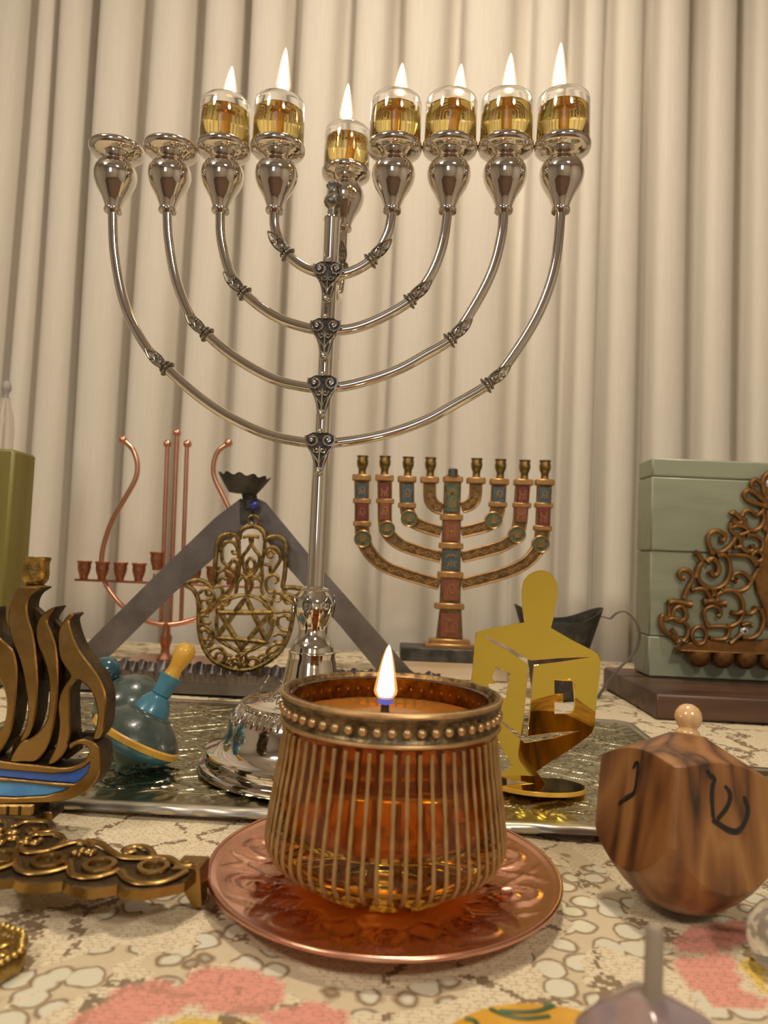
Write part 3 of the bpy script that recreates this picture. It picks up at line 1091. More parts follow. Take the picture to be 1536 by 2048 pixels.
names = ['third silver cup from the left', 'fourth silver cup from the left', 'first silver cup right of the stem', 'second silver cup right of the stem',
         'third silver cup right of the stem', 'rightmost silver cup', 'low middle cup behind the stem']
flames_px = [(129, 186, 460), (90, 181, 566), (122, 186, 801), (124, 186, 919), (101, 181, 1018), (78, 177, 1118), (162, 238, 692)]
tilts = [0.0, 0.0, 0.0, 0.10, 0.0, 0.02, 0.12]
for i, (ci, nm) in enumerate(zip((2, 3, 4, 5, 6, 7, 8), names)):
    wpos = FM.o + FM.m @ (cup_at[ci] + Vector((0, 0, 0.0497 if ci == 8 else 0.0497)))
    fr = Frame(wpos, R(-5.0))
    sc_ = 1.0
    t = thing('oil_light', 'lit glass cup of yellow oil on the ' + nm, 'oil candle', fr, 'burning oil cups on the silver menorah')
    put('glass_cup', glass_me, t)
    put('oil', oil_me, t)
    o = put('wick_tube', wick_me, t, rot=(0, tilts[i], 0))
    put('wick', wk_me, o)
    top, bot, fx = flames_px[i]
    Yd = wpos.y
    h = (bot - top) / FPX * Yd
    lx = fr.loc(at(fx, bot, Yd)).x
    fz = fr.loc(at(fx, bot, Yd)).z - 0.002
    h += 0.002
    fl_r = 0.0043 if h < 0.025 else 0.0047
    fm = put('flame', flame_mesh(h, fl_r, 'flame', M['flame'], 1.0, 0.0, 0.0006), t, loc=(lx, 0, fz))
    put('flame_glow', flame_mesh(h * 1.05, fl_r * 1.28, 'flame_glow', M['halo'], 1.0, -0.0006, 0.0006), fm)
    ll = lamp('flame_light', 'POINT', (0, 0, h * 0.45), 0.10, (1.0, 0.55, 0.2), 0.006)
    ll.parent = fm

# ================================================================ COPPER PLATE AND AMBER CANDLE
CC = Vector((at(770, 1700, 0.375).x, 0.375, 0))
PR = 0.0865
pl = thing('copper_plate', 'round embossed copper saucer under the amber candle glass', 'plate', loc=CC)
na, nr = 288, 60
vs, fs = [], []
for i in range(nr + 1):
    r_ = PR * (0.02 + 0.98 * i / nr)
    for k in range(na):
        a = 2 * math.pi * k / na
        z = 0.0024 + 0.0062 * max(0, (r_ - 0.050) / (PR - 0.050)) ** 1.4
        # a ring of embossed tulips and leaves in the well's border
        if 0.044 < r_ < 0.083:
            u = (r_ - 0.0635) / 0.018
            s_ = (a * 10 / (2 * math.pi)) % 1 - 0.5
            e_ = abs(s_) * 2.4
            win_ = max(0.0, 1 - (abs(u)) ** 4)
            pet = math.exp(-((math.hypot(u * 0.8, e_ * 1.0) - 0.55) / 0.10) ** 2) + math.exp(-((math.hypot(u * 1.1 + 0.2, e_ * 2.2) - 0.35) / 0.09) ** 2)
            pet += 0.8 * math.exp(-((e_ - 0.9 - 0.25 * math.sin(u * 4)) / 0.07) ** 2)
            z += 0.0014 * win_ * pet + 0.00025 * win_ * math.sin(a * 90 + 20 * math.sin(u * 7)) * math.cos(u * 22)
        if i >= nr - 1:
            z += 0.0006
        vs.append((r_ * math.cos(a), r_ * math.sin(a), z))
for i in range(nr):
    for k in range(na):
        j = (k + 1) % na
        fs.append((i * na + k, i * na + j, (i + 1) * na + j, (i + 1) * na + k))
fs.append(tuple(range(na - 1, -1, -1)))
b_ = MB().add(vs, fs)
b_.lathe([(PR, 0.0086), (PR - 0.002, 0.0072), (0.050, 0.0012), (0.046, 0.0001), (0.0, 0.0001)], 96)
b_.build('dish', M['copper'], pl, angle=60)
zr = 0.0024 + 0.0062
MB().tube([(PR * math.cos(2 * math.pi * k / 120), PR * math.sin(2 * math.pi * k / 120), zr) for k in range(120)], 0.0012, 10, True).build('rolled_rim', M['copper'], pl)

M['amber'] = mat('amber_glass', (0.88, 0.52, 0.075), rough=0.03, trans=1, ior=1.42)
M['amber_wax'] = mat('melted_amber_wax', (0.68, 0.37, 0.085), rough=0.06, trans=0.85, ior=1.36)
M['stripe'] = mat('gold_painted_rib', (0.42, 0.26, 0.10), (0.33, 0.19, 0.065), metal=0.25, rough=0.5, scale=120, bump=0.3)
M['band'] = mat('antique_gold_band', (0.055, 0.040, 0.025), (0.26, 0.19, 0.10), metal=0.8, rough=0.42, scale=160, bump=0.3, bscale=500)
M['bead'] = mat('antique_gold_bead', (0.45, 0.29, 0.14), (0.58, 0.38, 0.18), metal=0.8, rough=0.36, scale=200)
cz0 = 0.0026
cd = thing('amber_candle', 'lit candle in a ribbed amber glass with gold beaded rim on the copper saucer', 'candle', loc=CC + Vector((0, 0, cz0)))
lean_ = 0.0
outer = [(0.0, 0.0), (0.0350, 0.0), (0.0400, 0.0012), (0.0430, 0.0040), (0.0490, 0.0085), (0.0560, 0.0130), (0.0590, 0.0180), (0.0595, 0.0230), (0.0588, 0.0300), (0.0568, 0.0460), (0.0548, 0.0600), (0.0530, 0.0730), (0.0522, 0.0800), (0.0520, 0.0890), (0.0512, 0.0905)]
inner = [(0.0492, 0.0900), (0.0498, 0.0800), (0.0506, 0.0730), (0.0525, 0.0600), (0.0545, 0.0460), (0.0558, 0.0330), (0.0540, 0.0285), (0.0480, 0.0262), (0.0, 0.0255)]
MB().lathe(outer + inner, 96).build('amber_glass', M['amber'], cd, angle=60)
wx = [(0.0, 0.0258), (0.0478, 0.0265), (0.0538, 0.0288), (0.0556, 0.0332), (0.0543, 0.0460), (0.0523, 0.0600), (0.0503, 0.0745), (0.0499, 0.0790), (0.0490, 0.0785), (0.0, 0.0782)]
MB().lathe(wx, 72).build('melted_wax', M['amber_wax'], cd, angle=60)
st = MB()
sp = [(0.0531, 0.0745), (0.0537, 0.0700), (0.0549, 0.0600), (0.0569, 0.0460), (0.0589, 0.0300), (0.0596, 0.0230), (0.0591, 0.0180), (0.0562, 0.0132), (0.0505, 0.0096)]
sp = smooth([Vector((r_, 0, z)) for r_, z in sp], 3)
st.tube(sp, [0.00105 + 0.0003 * math.sin(i * 1.9) * (i % 3 == 0) for i in range(len(sp))], 7, flat=1.0)
st_me = st.mesh('gold_rib', M['stripe'])
for k in range(60):
    put('gold_rib', st_me, cd, rot=(0, 0, 2 * math.pi * (k + 0.3) / 60))
bd = [(0.0521, 0.0895), (0.0532, 0.0925), (0.0545, 0.0928), (0.0556, 0.0915), (0.0558, 0.0890), (0.0546, 0.0878), (0.0540, 0.0868), (0.0540, 0.0810), (0.0546, 0.0800), (0.0553, 0.0790), (0.0552, 0.0772), (0.0540, 0.0764), (0.0524, 0.0764)]
MB().lathe(bd, 96, closed=True).build('metal_band', M['band'], cd)
hl = MB().tube([(0.0550 * math.cos(2 * math.pi * k / 96), 0.0550 * math.sin(2 * math.pi * k / 96), 0.0912) for k in range(96)], 0.0014, 8, True)
hl.build('upper_ring', M['bead'], cd)
MB().tube([(0.0548 * math.cos(2 * math.pi * k / 96), 0.0548 * math.sin(2 * math.pi * k / 96), 0.0782) for k in range(96)], 0.0012, 8, True).build('lower_ring', M['bead'], cd)
be = MB().ball((0, 0, 0), 0.00235, 10, 8).mesh('bead', M['bead'])
for k in range(52):
    a = 2 * math.pi * k / 52
    put('bead', be, cd, loc=(0.0543 * math.cos(a), 0.0543 * math.sin(a), 0.0839))
fx = at(771, 1390, CC.y - 0.004).x - CC.x
o = MB().lathe([(0, 0.077), (0.0022, 0.077), (0.0021, 0.0855), (0.0014, 0.0895), (0, 0.0905)], 12, c=(fx, -0.004, 0)).build('wick', M['wick'], cd)
MB().lathe([(0, 0.0784), (0.007, 0.0784), (0.006, 0.0802), (0.0028, 0.0822), (0, 0.0824)], 20, c=(fx, -0.004, 0)).build('wick_base', M['stripe'], cd)
fh = 0.0275
fm = put('flame', flame_mesh(fh, 0.0043, 'flame', M['flame'], 1.0, 0.0, 0.0008), cd, loc=(fx, -0.004, 0.0880))
put('flame_glow', flame_mesh(fh * 1.05, 0.0060, 'flame_glow', M['halo'], 1.0, -0.0006, 0.0008), fm)
put('flame_foot', flame_mesh(0.010, 0.0040, 'flame_foot', M['flame_blue'], 1.0, -0.0025, 0), fm)
ll = lamp('candle_light', 'POINT', (0, 0, 0.014), 0.28, (1.0, 0.55, 0.2), 0.007)
ll.parent = fm

# ================================================================ BRASS SHIP MENORAH (left)
M['enamel'] = mat('deep_blue_enamel', (0.018, 0.085, 0.40), (0.035, 0.14, 0.52), rough=0.18, scale=60, coat=0.5)
M['enamel2'] = mat('sky_blue_enamel', (0.05, 0.24, 0.55), (0.10, 0.36, 0.68), rough=0.18, scale=60, coat=0.5)
FS = Frame((at(50, 1640, 0.425).x, 0.425, 0.0))
sh = thing('ship_menorah', 'brass menorah shaped as a sailing ship with blue enamel hull at the left edge', 'menorah', FS)
K6 = 440 / 1536


def s6(l):
    return FS.pts(l, 0, 1080, K6)


def poly(l, n=4):
    return smooth([Vector(p) for p in s6(l)], n, True)


sails = [
    [(-70, 560), (-30, 490), (-8, 470), (-5, 570), (40, 670), (125, 750), (152, 830), (160, 930), (152, 1080), (132, 1250), (95, 1370), (15, 1490), (-60, 1515), (-60, 1400), (0, 1340), (50, 1300), (80, 1220), (86, 1120), (70, 1030), (40, 960), (0, 900), (-60, 860)],
    [(165, 330), (130, 390), (103, 470), (98, 560), (110, 640), (140, 730), (175, 820), (200, 920), (215, 1010), (230, 1100), (232, 1200), (215, 1290), (178, 1378), (200, 1382), (235, 1350), (265, 1280), (285, 1200), (297, 1100), (302, 1000), (298, 900), (290, 800), (280, 700), (262, 620), (240, 550), (228, 480), (235, 420), (265, 370), (320, 330), (240, 322)],
    [(360, 490), (310, 540), (288, 620), (300, 720), (335, 800), (365, 900), (378, 1000), (380, 1110), (365, 1230), (315, 1310), (240, 1370), (180, 1392), (110, 1520), (200, 1528), (285, 1525), (330, 1480), (375, 1400), (405, 1300), (425, 1200), (438, 1080), (442, 960), (440, 850), (430, 740), (405, 660), (380, 600), (370, 560), (385, 520), (420, 462)],
    [(490, 540), (450, 610), (440, 700), (450, 800), (490, 880), (525, 935), (490, 990), (455, 1060), (440, 1150), (448, 1250), (440, 1340), (420, 1430), (370, 1540), (430, 1530), (490, 1450), (525, 1350), (525, 1250), (520, 1120), (525, 1030), (560, 970), (600, 975), (650, 1020), (690, 1090), (710, 1180), (705, 1270), (680, 1365), (715, 1370), (755, 1300), (770, 1200), (770, 1080), (745, 990), (700, 910), (640, 830), (590, 760), (550, 680), (525, 600), (520, 550), (547, 520), (525, 508)]]
for pl_ in sails:
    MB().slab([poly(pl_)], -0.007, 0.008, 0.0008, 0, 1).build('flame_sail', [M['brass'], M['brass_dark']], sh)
# webs joining the sails at their backs
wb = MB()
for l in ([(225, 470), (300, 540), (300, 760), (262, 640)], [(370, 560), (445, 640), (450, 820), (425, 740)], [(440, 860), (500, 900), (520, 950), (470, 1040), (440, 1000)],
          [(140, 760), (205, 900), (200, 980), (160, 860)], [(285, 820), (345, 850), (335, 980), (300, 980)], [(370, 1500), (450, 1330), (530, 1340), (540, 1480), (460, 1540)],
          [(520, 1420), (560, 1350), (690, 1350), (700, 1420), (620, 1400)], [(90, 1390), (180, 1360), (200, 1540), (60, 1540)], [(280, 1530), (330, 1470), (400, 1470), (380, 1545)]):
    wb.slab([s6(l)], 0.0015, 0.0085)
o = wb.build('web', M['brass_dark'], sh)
o['kind'] = 'stuff'
hull = [(-70, 1530), (200, 1535), (370, 1552), (480, 1562), (560, 1550), (620, 1520), (650, 1480), (660, 1440), (640, 1412), (600, 1402), (560, 1412), (530, 1432), (527, 1400), (570, 1378), (620, 1366), (670, 1376), (712, 1402), (738, 1450), (742, 1540), (725, 1620), (680, 1690), (600, 1750), (480, 1790), (350, 1802), (100, 1808), (-70, 1808)]
e1 = [(-60, 1562), (200, 1585), (400, 1602), (540, 1592), (620, 1560), (668, 1522), (650, 1590), (600, 1645), (560, 1672), (400, 1662), (-60, 1618)]
e2 = [(-60, 1652), (200, 1662), (400, 1686), (522, 1697), (480, 1722), (360, 1755), (150, 1766), (-60, 1756)]
H_ = poly(hull)
E1, E2 = s6(e1), s6(e2)
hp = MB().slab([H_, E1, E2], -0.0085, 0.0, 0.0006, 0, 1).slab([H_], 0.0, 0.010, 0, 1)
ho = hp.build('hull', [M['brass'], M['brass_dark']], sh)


def shrink(P, d):
    c = sum((Vector(p) for p in P), Vector((0, 0))) / len(P)
    return [tuple(Vector(p) + (c - Vector(p)).normalized() * d) for p in P]


MB().slab([shrink(E1, 0.0001)], -0.0066, -0.0002, 0.0003).build('enamel_stripe', M['enamel'], ho)
MB().slab([shrink(E2, 0.0001)], -0.0066, -0.0002, 0.0003).build('enamel_belly', M['enamel2'], ho)
# cup of the servant light
cpx, _ = FS.tr(250 * K6, 1080 + 200 * K6)
def zz6(y, x=250):
    return FS.tr(x * K6, 1080 + y * K6)[1]
k_ = 0.425 / FPX * K6
cp = [(0, zz6(325)), (75 * k_, zz6(325)), (74 * k_, zz6(316)), (56 * k_, zz6(310)), (70 * k_, zz6(298)), (84 * k_, zz6(275)), (88 * k_, zz6(240)), (85 * k_, zz6(190)), (84 * k_, zz6(160)), (93 * k_, zz6(135)), (94 * k_, zz6(120)), (88 * k_, zz6(118)), (76 * k_, zz6(170)), (74 * k_, zz6(250)), (0, zz6(262))]
MB().lathe(cp, 32, c=(cpx, 0.0005, 0)).build('candle_cup', M['antique'], sh)
# pedestal
pb = [(x, z) for x, z in s6([(-60, 1806), (295, 1806), (290, 1860), (282, 1925), (-60, 1925)])]
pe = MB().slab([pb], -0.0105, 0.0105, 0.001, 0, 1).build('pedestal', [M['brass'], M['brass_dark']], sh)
gv = MB()
for gx in (40, 122, 203):
    a_, b_ = FS.tr(gx * K6, 1080 + 1815 * K6), FS.tr((gx - 4) * K6, 1080 + 1918 * K6)
    gv.box((a_[0] - 0.0006, -0.0112, b_[1]), (a_[0] + 0.0006, -0.0100, a_[1]))
o = gv.build('groove', M['brass_dark'], pe)
o['kind'] = 'stuff'
MB().slab([smooth([Vector(p) for p in s6([(285, 1895), (320, 1882), (370, 1880), (385, 1910), (375, 1945), (330, 1950), (285, 1945)])], 4, True)], -0.004, 0.012, 0.0006, 0, 1).build('bracket', [M['brass'], M['brass_dark']], sh)

# candle bar: pierced horizontal plate on little feet in front of the ship
BZ = 0.0200


def bar(lst, ox, oy, k, z=BZ):
    out = []
    for x, y in lst:
        p = gnd(ox + x * k, oy + y * k, z)
        l = FS.loc(p)
        out.append((l.x, l.y))
    return out


KA = 0.2864583          # crop at (0,1540)
KB = 0.1432292          # crop at (0,1620)


def hplate(mb, loops, z0, z1, bev=0.0, mi=0, ms=None):
    """horizontal plate: slab built upright, laid flat (x, y)"""
    t_ = MB().slab(loops, -z1, -z0, bev, mi, ms)
    vs_ = [(x, z, -y) for x, y, z in t_.v]
    b0 = len(mb.v)
    mb.v += vs_
    mb.f += [tuple(b0 + i for i in f) for f in t_.f]
    mb.m += t_.m
    return mb


outl = bar([(-60, 365), (250, 345), (350, 348), (375, 380), (360, 425), (440, 450), (450, 470), (560, 490), (660, 492), (740, 530), (830, 572), (880, 520), (960, 512), (1040, 535), (1065, 580), (1130, 590), (1230, 620), (1330, 612), (1385, 640), (1370, 680), (1290, 745), (1150, 775), (1000, 800), (880, 790), (820, 762), (640, 790), (500, 770), (440, 735), (300, 755), (150, 745), (90, 715), (-60, 730)], 0, 1540, KA)
rings = [((1072, 662), 88), ((697, 648), 92), ((342, 614), 95), ((0, 590), 95)]
holes = []
ring_c = []
for (x, y), rr in rings:
    c_ = Vector(bar([(x, y)], 0, 1540, KA)[0])
    e_ = Vector(bar([(x + rr, y)], 0, 1540, KA)[0])
    ring_c.append((c_, (e_ - c_).length))
hb = MB()
hplate(hb, [outl], BZ - 0.0068, BZ - 0.0020, 0.0006, 0, 1)
hb.build('bar_plate', [M['brass_dark'], M['brass']], sh)
for c_, rr in ring_c:
    rb = MB()
    rb.lathe([(rr * 0.80, BZ - 0.007), (rr * 0.82, BZ - 0.0010), (rr * 0.88, BZ), (rr * 1.28, BZ), (rr * 1.33, BZ - 0.0006), (rr * 1.33, BZ - 0.003), (rr * 0.9, BZ - 0.003)], 32, c=(c_.x, c_.y, 0))
    rb.lathe([(0, BZ - 0.0068), (rr * 0.3, BZ - 0.0068), (rr * 0.8, BZ - 0.006)], 24, c=(c_.x, c_.y, 0))
    rb.build('candle_ring', M['brass'], sh)


def sc(lst, ox, oy, k, r_, name, m=None, z=BZ - 0.0012, par=None, closed=False):
    P = [Vector((x, y, z)) for x, y in bar(lst, ox, oy, k)]
    b_ = MB().tube(smooth(P, 5, closed), r_ * 1.55, 8, closed)
    b_.v = [(x_, y_, z + (z_ - z) * 0.5 + 0.0003) for x_, y_, z_ in b_.v]
    return b_.build(name, m or M['brass'], par or sh)


front = [[(960, 700), (880, 712), (850, 690)], ]
lines = [
    [(230, 640), (260, 780), (340, 830), (460, 850), (620, 840), (780, 810), (920, 770), (975, 760)],
    [(960, 680), (1000, 850), (1080, 890), (1200, 910), (1370, 900), (1480, 870), (1600, 830), (1640, 800)],
    [(-60, 800), (120, 740), (210, 700)],
    [(240, 540), (330, 400), (480, 320), (640, 310), (800, 310), (880, 370), (840, 440), (700, 520), (600, 545), (400, 560), (300, 520)],
    [(600, 550), (800, 490), (1000, 430), (1150, 420), (1260, 460), (1270, 510)],
    [(60, 110), (160, 140), (180, 200), (300, 150), (420, 130), (620, 130), (710, 160), (730, 220), (680, 270), (560, 285), (440, 290), (410, 250), (460, 235), (560, 250)],
    [(-60, 120), (50, 120), (110, 160), (100, 260)]]
for l in lines:
    sc(l, 0, 1620, KB, 0.00115, 'scroll')
for l in ([(600, 480), (700, 500), (780, 555), (850, 590), (960, 600), (1060, 595), (1060, 560), (1020, 525), (940, 520), (870, 545), (900, 560), (940, 548)],
          [(1060, 595), (1180, 600), (1260, 650), (1340, 650)], [(850, 690), (880, 735), (960, 770), (1100, 770), (1220, 735), (1300, 690)],
          [(1280, 640), (1320, 625), (1370, 640), (1350, 665)]):
    sc(l, 0, 1540, KA, 0.00125, 'scroll')
pt = MB()
for (x, y, rx, ry) in ((170, 285, 90, 32), (170, 365, 90, 32), (0, 260, 45, 28), (0, 345, 45, 28), (20, 430, 50, 30), (380, 380, 50, 40), (480, 430, 70, 30), (560, 400, 40, 40), (320, 430, 90, 22), (1150, 540, 45, 45), (1230, 560, 60, 26), (1300, 560, 45, 40), (1040, 580, 50, 18), (1110, 610, 25, 40)):
    c_ = bar([(x, y), (x + rx, y)], 0, 1620, KB)
    a_, e_ = Vector(c_[0]), Vector(c_[1])
    w_ = (e_ - a_).length
    w_ *= 1.25
    pt.ball((a_.x, a_.y, BZ - 0.0014), w_, 12, 6, 0, (1, max(0.35, ry / rx * 2.2) if ry < rx else 1.4, 0.0022 / w_))
o = pt.build('petals', M['brass'], sh)
o['kind'] = 'stuff'
# right foot and its hidden partners
def foot(px_top, px_bot, name='foot'):
    top = FS.loc(gnd(px_top[0], px_top[1], BZ - 0.002))
    bot = FS.loc(gnd(px_bot[0], px_bot[1], 0.0))
    b_ = MB()
    w0, w1 = 0.0075, 0.0045
    sec = []
    for u in (0, 0.25, 0.5, 0.75, 1.0):
        c_ = top.lerp(bot, u)
        c_.z = (BZ - 0.0005) * (1 - u) + 0.0003 * u
        sec.append((c_, w0 + (w1 - w0) * u))
    vs_, fs_ = [], []
    for c_, w_ in sec:
        hx = 0.0020 + 0.0045 * (w_ - w1) / (w0 - w1)
        for (dx, dy) in ((-hx * 1.3, -w_), (hx * 0.6, -w_ * 0.8), (hx * 0.8, w_), (-hx, w_)):
            vs_.append((c_.x + dx, c_.y + dy, c_.z))
    for i in range(4):
        for k in range(4):
            j = (k + 1) % 4
            fs_.append((i * 4 + k, i * 4 + j, i * 4 + 4 + j, i * 4 + 4 + k))
    fs_.append((3, 2, 1, 0))
    fs_.append(tuple(range(16, 20)))
    b_.add(vs_, fs_)
    return b_.build(name, M['brass'], sh, angle=30)


foot((388, 1732), (402, 1808))
foot((-120, 1700), (-130, 1790))
MB().box((-0.10, -0.004, 0.0), (-0.088, 0.006, BZ - 0.004), bev=0.001).build('foot', M['brass_dark'], sh)
zt = FS.tr(40, 1080 + 1925 * K6)[1]
MB().box((-0.07, -0.012, 0.0), (0.012, 0.011, max(zt, 0.01)), bev=0.001).build('pedestal_base', M['brass_dark'], sh)

# gold brooch-like medallion at the lower left corner
mc = gnd(-58, 1905, 0.006)
md = thing('medallion', 'round gold medallion with beaded edge and pale blue centre at the lower left corner', 'ornament', loc=(mc.x, mc.y, 0))
rr = (gnd(50, 1905, 0.006) - mc).length
MB().lathe([(0, 0.0), (rr * 0.96, 0.0), (rr, 0.0015), (rr, 0.0055), (rr * 0.94, 0.007), (rr * 0.80, 0.0062), (rr * 0.76, 0.0052), (0, 0.0052)], 48, fl=lambda a, r_, z: (r_ * (1 + 0.035 * math.cos(8 * a)) if r_ > rr * 0.7 else r_, z)).build('disc', M['antique'], md)
M['pale_blue'] = mat('pale_blue_enamel', (0.15, 0.38, 0.50), (0.22, 0.5, 0.6), rough=0.2, scale=90)
M['gold_bead'] = mat('bright_gold', (0.62, 0.43, 0.12), (0.75, 0.55, 0.18), metal=1, rough=0.3, scale=200)
gb = MB().ball((0, 0, 0), rr * 0.062, 8, 6).mesh('bead', M['gold_bead'])
for k in range(40):
    a = 2 * math.pi * k / 40
    put('bead', gb, md, loc=(rr * 0.9 * (1 + 0.035 * math.cos(8 * a)) * math.cos(a), rr * 0.9 * (1 + 0.035 * math.cos(8 * a)) * math.sin(a), 0.0072))
MB().lathe([(0, 0.0078), (rr * 0.25, 0.0076), (rr * 0.34, 0.0066), (rr * 0.36, 0.0050)], 24).build('blue_centre', M['pale_blue'], md)
pe_ = MB().ball((0, 0, 0), rr * 0.12, 10, 6, 0, (1, 0.6, 0.25)).mesh('petal', M['gold_bead'])
for k in range(10):
    a = 2 * math.pi * k / 10
    put('petal', pe_, md, loc=(rr * 0.55 * math.cos(a), rr * 0.55 * math.sin(a), 0.0056), rot=(0, 0, a))

# ================================================================ BLUE DREIDELS
M['p_blue'] = mat('blue_paint', (0.045, 0.17, 0.24), (0.07, 0.24, 0.33), rough=0.33, scale=40, bump=0.3, bscale=120, coat=0.3)
M['p_green'] = mat('grey_green_paint', (0.035, 0.050, 0.045), (0.075, 0.105, 0.09), rough=0.30, scale=70, bump=0.2, coat=0.4)
M['p_yellow'] = mat('ochre_yellow_paint', (0.62, 0.33, 0.035), (0.75, 0.45, 0.07), rough=0.34, scale=60, bump=0.3, bscale=150, coat=0.3)
M['p_teal'] = mat('dark_teal_paint', (0.012, 0.055, 0.075), (0.02, 0.085, 0.11), rough=0.2, scale=40, coat=0.5)


def lean_lathe(parent, name, prof, m, q, n=48, **kw):
    return MB().lathe(prof, n, q=q, **kw).build(name, m, parent, angle=35)


def axis_q(dx, dy, dz):
    return Vector((0, 0, 1)).rotation_difference(Vector((dx, dy, dz)).normalized())


tip = at(232, 1545, 0.52)
Yd = gnd(232, 1545, TZ + 0.001).y
tip = gnd(232, 1545, TZ + 0.001)
u = tip.y / FPX
hE = at(366, 1311, tip.y)
d_ = (hE - tip)
q = axis_q(d_.x * 0.92, 0.22 * d_.z, d_.z)
bd_ = thing('painted_dreidel', 'blue wooden dreidel with a yellow band and yellow handle leaning on the tray', 'dreidel', loc=tip)
def P_(l):
    return [(r_ * u, h * u) for h, r_ in l]
lean_lathe(bd_, 'tip', P_([(0, 0), (3, 5), (16, 10), (25, 20), (34, 34), (42, 42)]), mat('pale_green_paint', (0.075, 0.11, 0.085), (0.12, 0.165, 0.13), rough=0.4, scale=60), q)
lean_lathe(bd_, 'lower_body', P_([(42, 42), (42.5, 50), (48, 65), (55, 77), (62, 85), (68, 89)]), M['p_blue'], q)
lean_lathe(bd_, 'band', P_([(68, 89), (69, 91.5), (79, 91.5), (82, 88)]), M['p_yellow'], q)
lean_lathe(bd_, 'upper_body', P_([(81, 88), (90, 84), (104, 72), (116, 57), (124, 46), (127, 45), (129, 43), (130, 36)]), M['p_green'], q)
lean_lathe(bd_, 'neck', P_([(130, 38), (134, 37), (146, 32), (157, 26), (164, 20), (166, 17), (168, 20), (180, 19.5), (196, 21), (208, 24), (209, 18)]), M['p_blue'], q)
lean_lathe(bd_, 'handle', P_([(208, 17), (222, 14), (234, 16), (248, 20), (260, 21.5), (270, 19), (278, 12), (281, 0)]), M['p_yellow'], q)

c2 = at(258, 1415, 0.585)
u2 = 0.585 / FPX
q2 = axis_q(-0.56, -0.02, 0.80)
bt = thing('painted_dreidel', 'dark teal round dreidel with ball handle lying behind the blue one', 'dreidel', loc=(c2.x, c2.y, c2.z))
def P2(l):
    return [(r_ * u2, h * u2) for h, r_ in l]
lean_lathe(bt, 'ball_handle', P2([(58, 0), (60, 12), (65, 21), (74, 27), (85, 29), (96, 27), (106, 20), (112, 10), (114, 0)]), M['p_teal'], q2)
lean_lathe(bt, 'upper_body', P2([(0, 68), (8, 68), (22, 65), (36, 58), (48, 46), (56, 32), (61, 18), (63, 8)]), M['p_green'], q2)
lean_lathe(bt, 'band', P2([(0, 68), (-1, 71), (-9, 71), (-11, 68)]), M['p_yellow'], q2)
lean_lathe(bt, 'lower_body', P2([(-11, 68), (-20, 66), (-36, 56), (-54, 38), (-64, 22), (-76, 9), (-82, 0)]), M['p_blue'], q2)
# rest both on the tray
for root in (bd_, bt):
    zmin = min((root.location + Vector(v.co)).z for ch in root.children for v in ch.data.vertices)
    root.location.z += TZ + 0.0009 - zmin

# ================================================================ GOLD MIRROR DREIDEL
gp = gnd(1062, 1575, TZ + 0.001)
FG = Frame((gp.x, gp.y, TZ + 0.001), R(-2.8), R(-7.2))
gd = thing('mirror_dreidel', 'flat gold mirror acrylic dreidel cut-out on a round base', 'dreidel', FG)
KG = 420 / 1536


def gg(l):
    return FG.pts(l, 900, 1120, KG)


oc = smooth([Vector(p) for p in gg([(545, 455), (528, 330), (525, 220), (545, 145), (590, 97), (660, 76), (720, 91), (765, 140), (785, 215), (775, 310), (755, 420), (735, 495)])], 5)
oc2 = gg([(900, 590), (1045, 662), (1080, 688), (1096, 730), (1092, 850), (1072, 1000), (1062, 1100), (1052, 1225), (1035, 1262), (1005, 1292), (870, 1390), (750, 1462), (632, 1545), (715, 1655), (540, 1620), (355, 1580), (455, 1500), (400, 1420), (330, 1280), (300, 1190), (230, 1120), (165, 1060), (150, 960), (165, 780), (190, 528), (210, 520), (350, 490)])
spl = gg([(245, 545), (420, 632), (590, 735), (800, 718), (1022, 710), (820, 742), (612, 768), (590, 1030), (566, 1288), (760, 1262), (945, 1248), (760, 1300), (572, 1332), (545, 1334), (430, 1240), (325, 1138), (430, 1210), (528, 1290), (550, 1030), (572, 768), (430, 665), (290, 590)])
pe1 = gg([(762, 877), (898, 887), (905, 960), (912, 1060), (905, 1095), (880, 1122), (762, 1124), (762, 1036), (826, 1036), (824, 978), (762, 978)])
gi1 = gg([(335, 782), (438, 826), (424, 915), (410, 1012), (345, 1000), (345, 966), (290, 945), (275, 905), (330, 905), (305, 858)])
MB().slab([list(oc) + [Vector(p) for p in oc2], spl, pe1, gi1], -0.0015, 0.0015, 0.00025, 0, 1).build('mirror_panel', [M['gold_mirror'], M['gold_edge']], gd, angle=20)
bc = FG.loc(gnd(900 + 612 * KG, 1120 + 1655 * KG, TZ + 0.004))
M['base_mirror'] = mat('gold_mirror_base', (0.85, 0.62, 0.16), metal=1, rough=0.04)
br_ = 0.0325
MB().lathe([(0, 0), (br_, 0), (br_ + 0.0003, 0.0004), (br_ + 0.0003, 0.0027), (br_, 0.003)], 64, c=(0.004, 0.0, 0)).lathe([(br_, 0.003), (0, 0.003)], 64, c=(0.004, 0.0, 0), mi=1).build('round_base', [M['gold_edge'], M['base_mirror']], gd, angle=20)

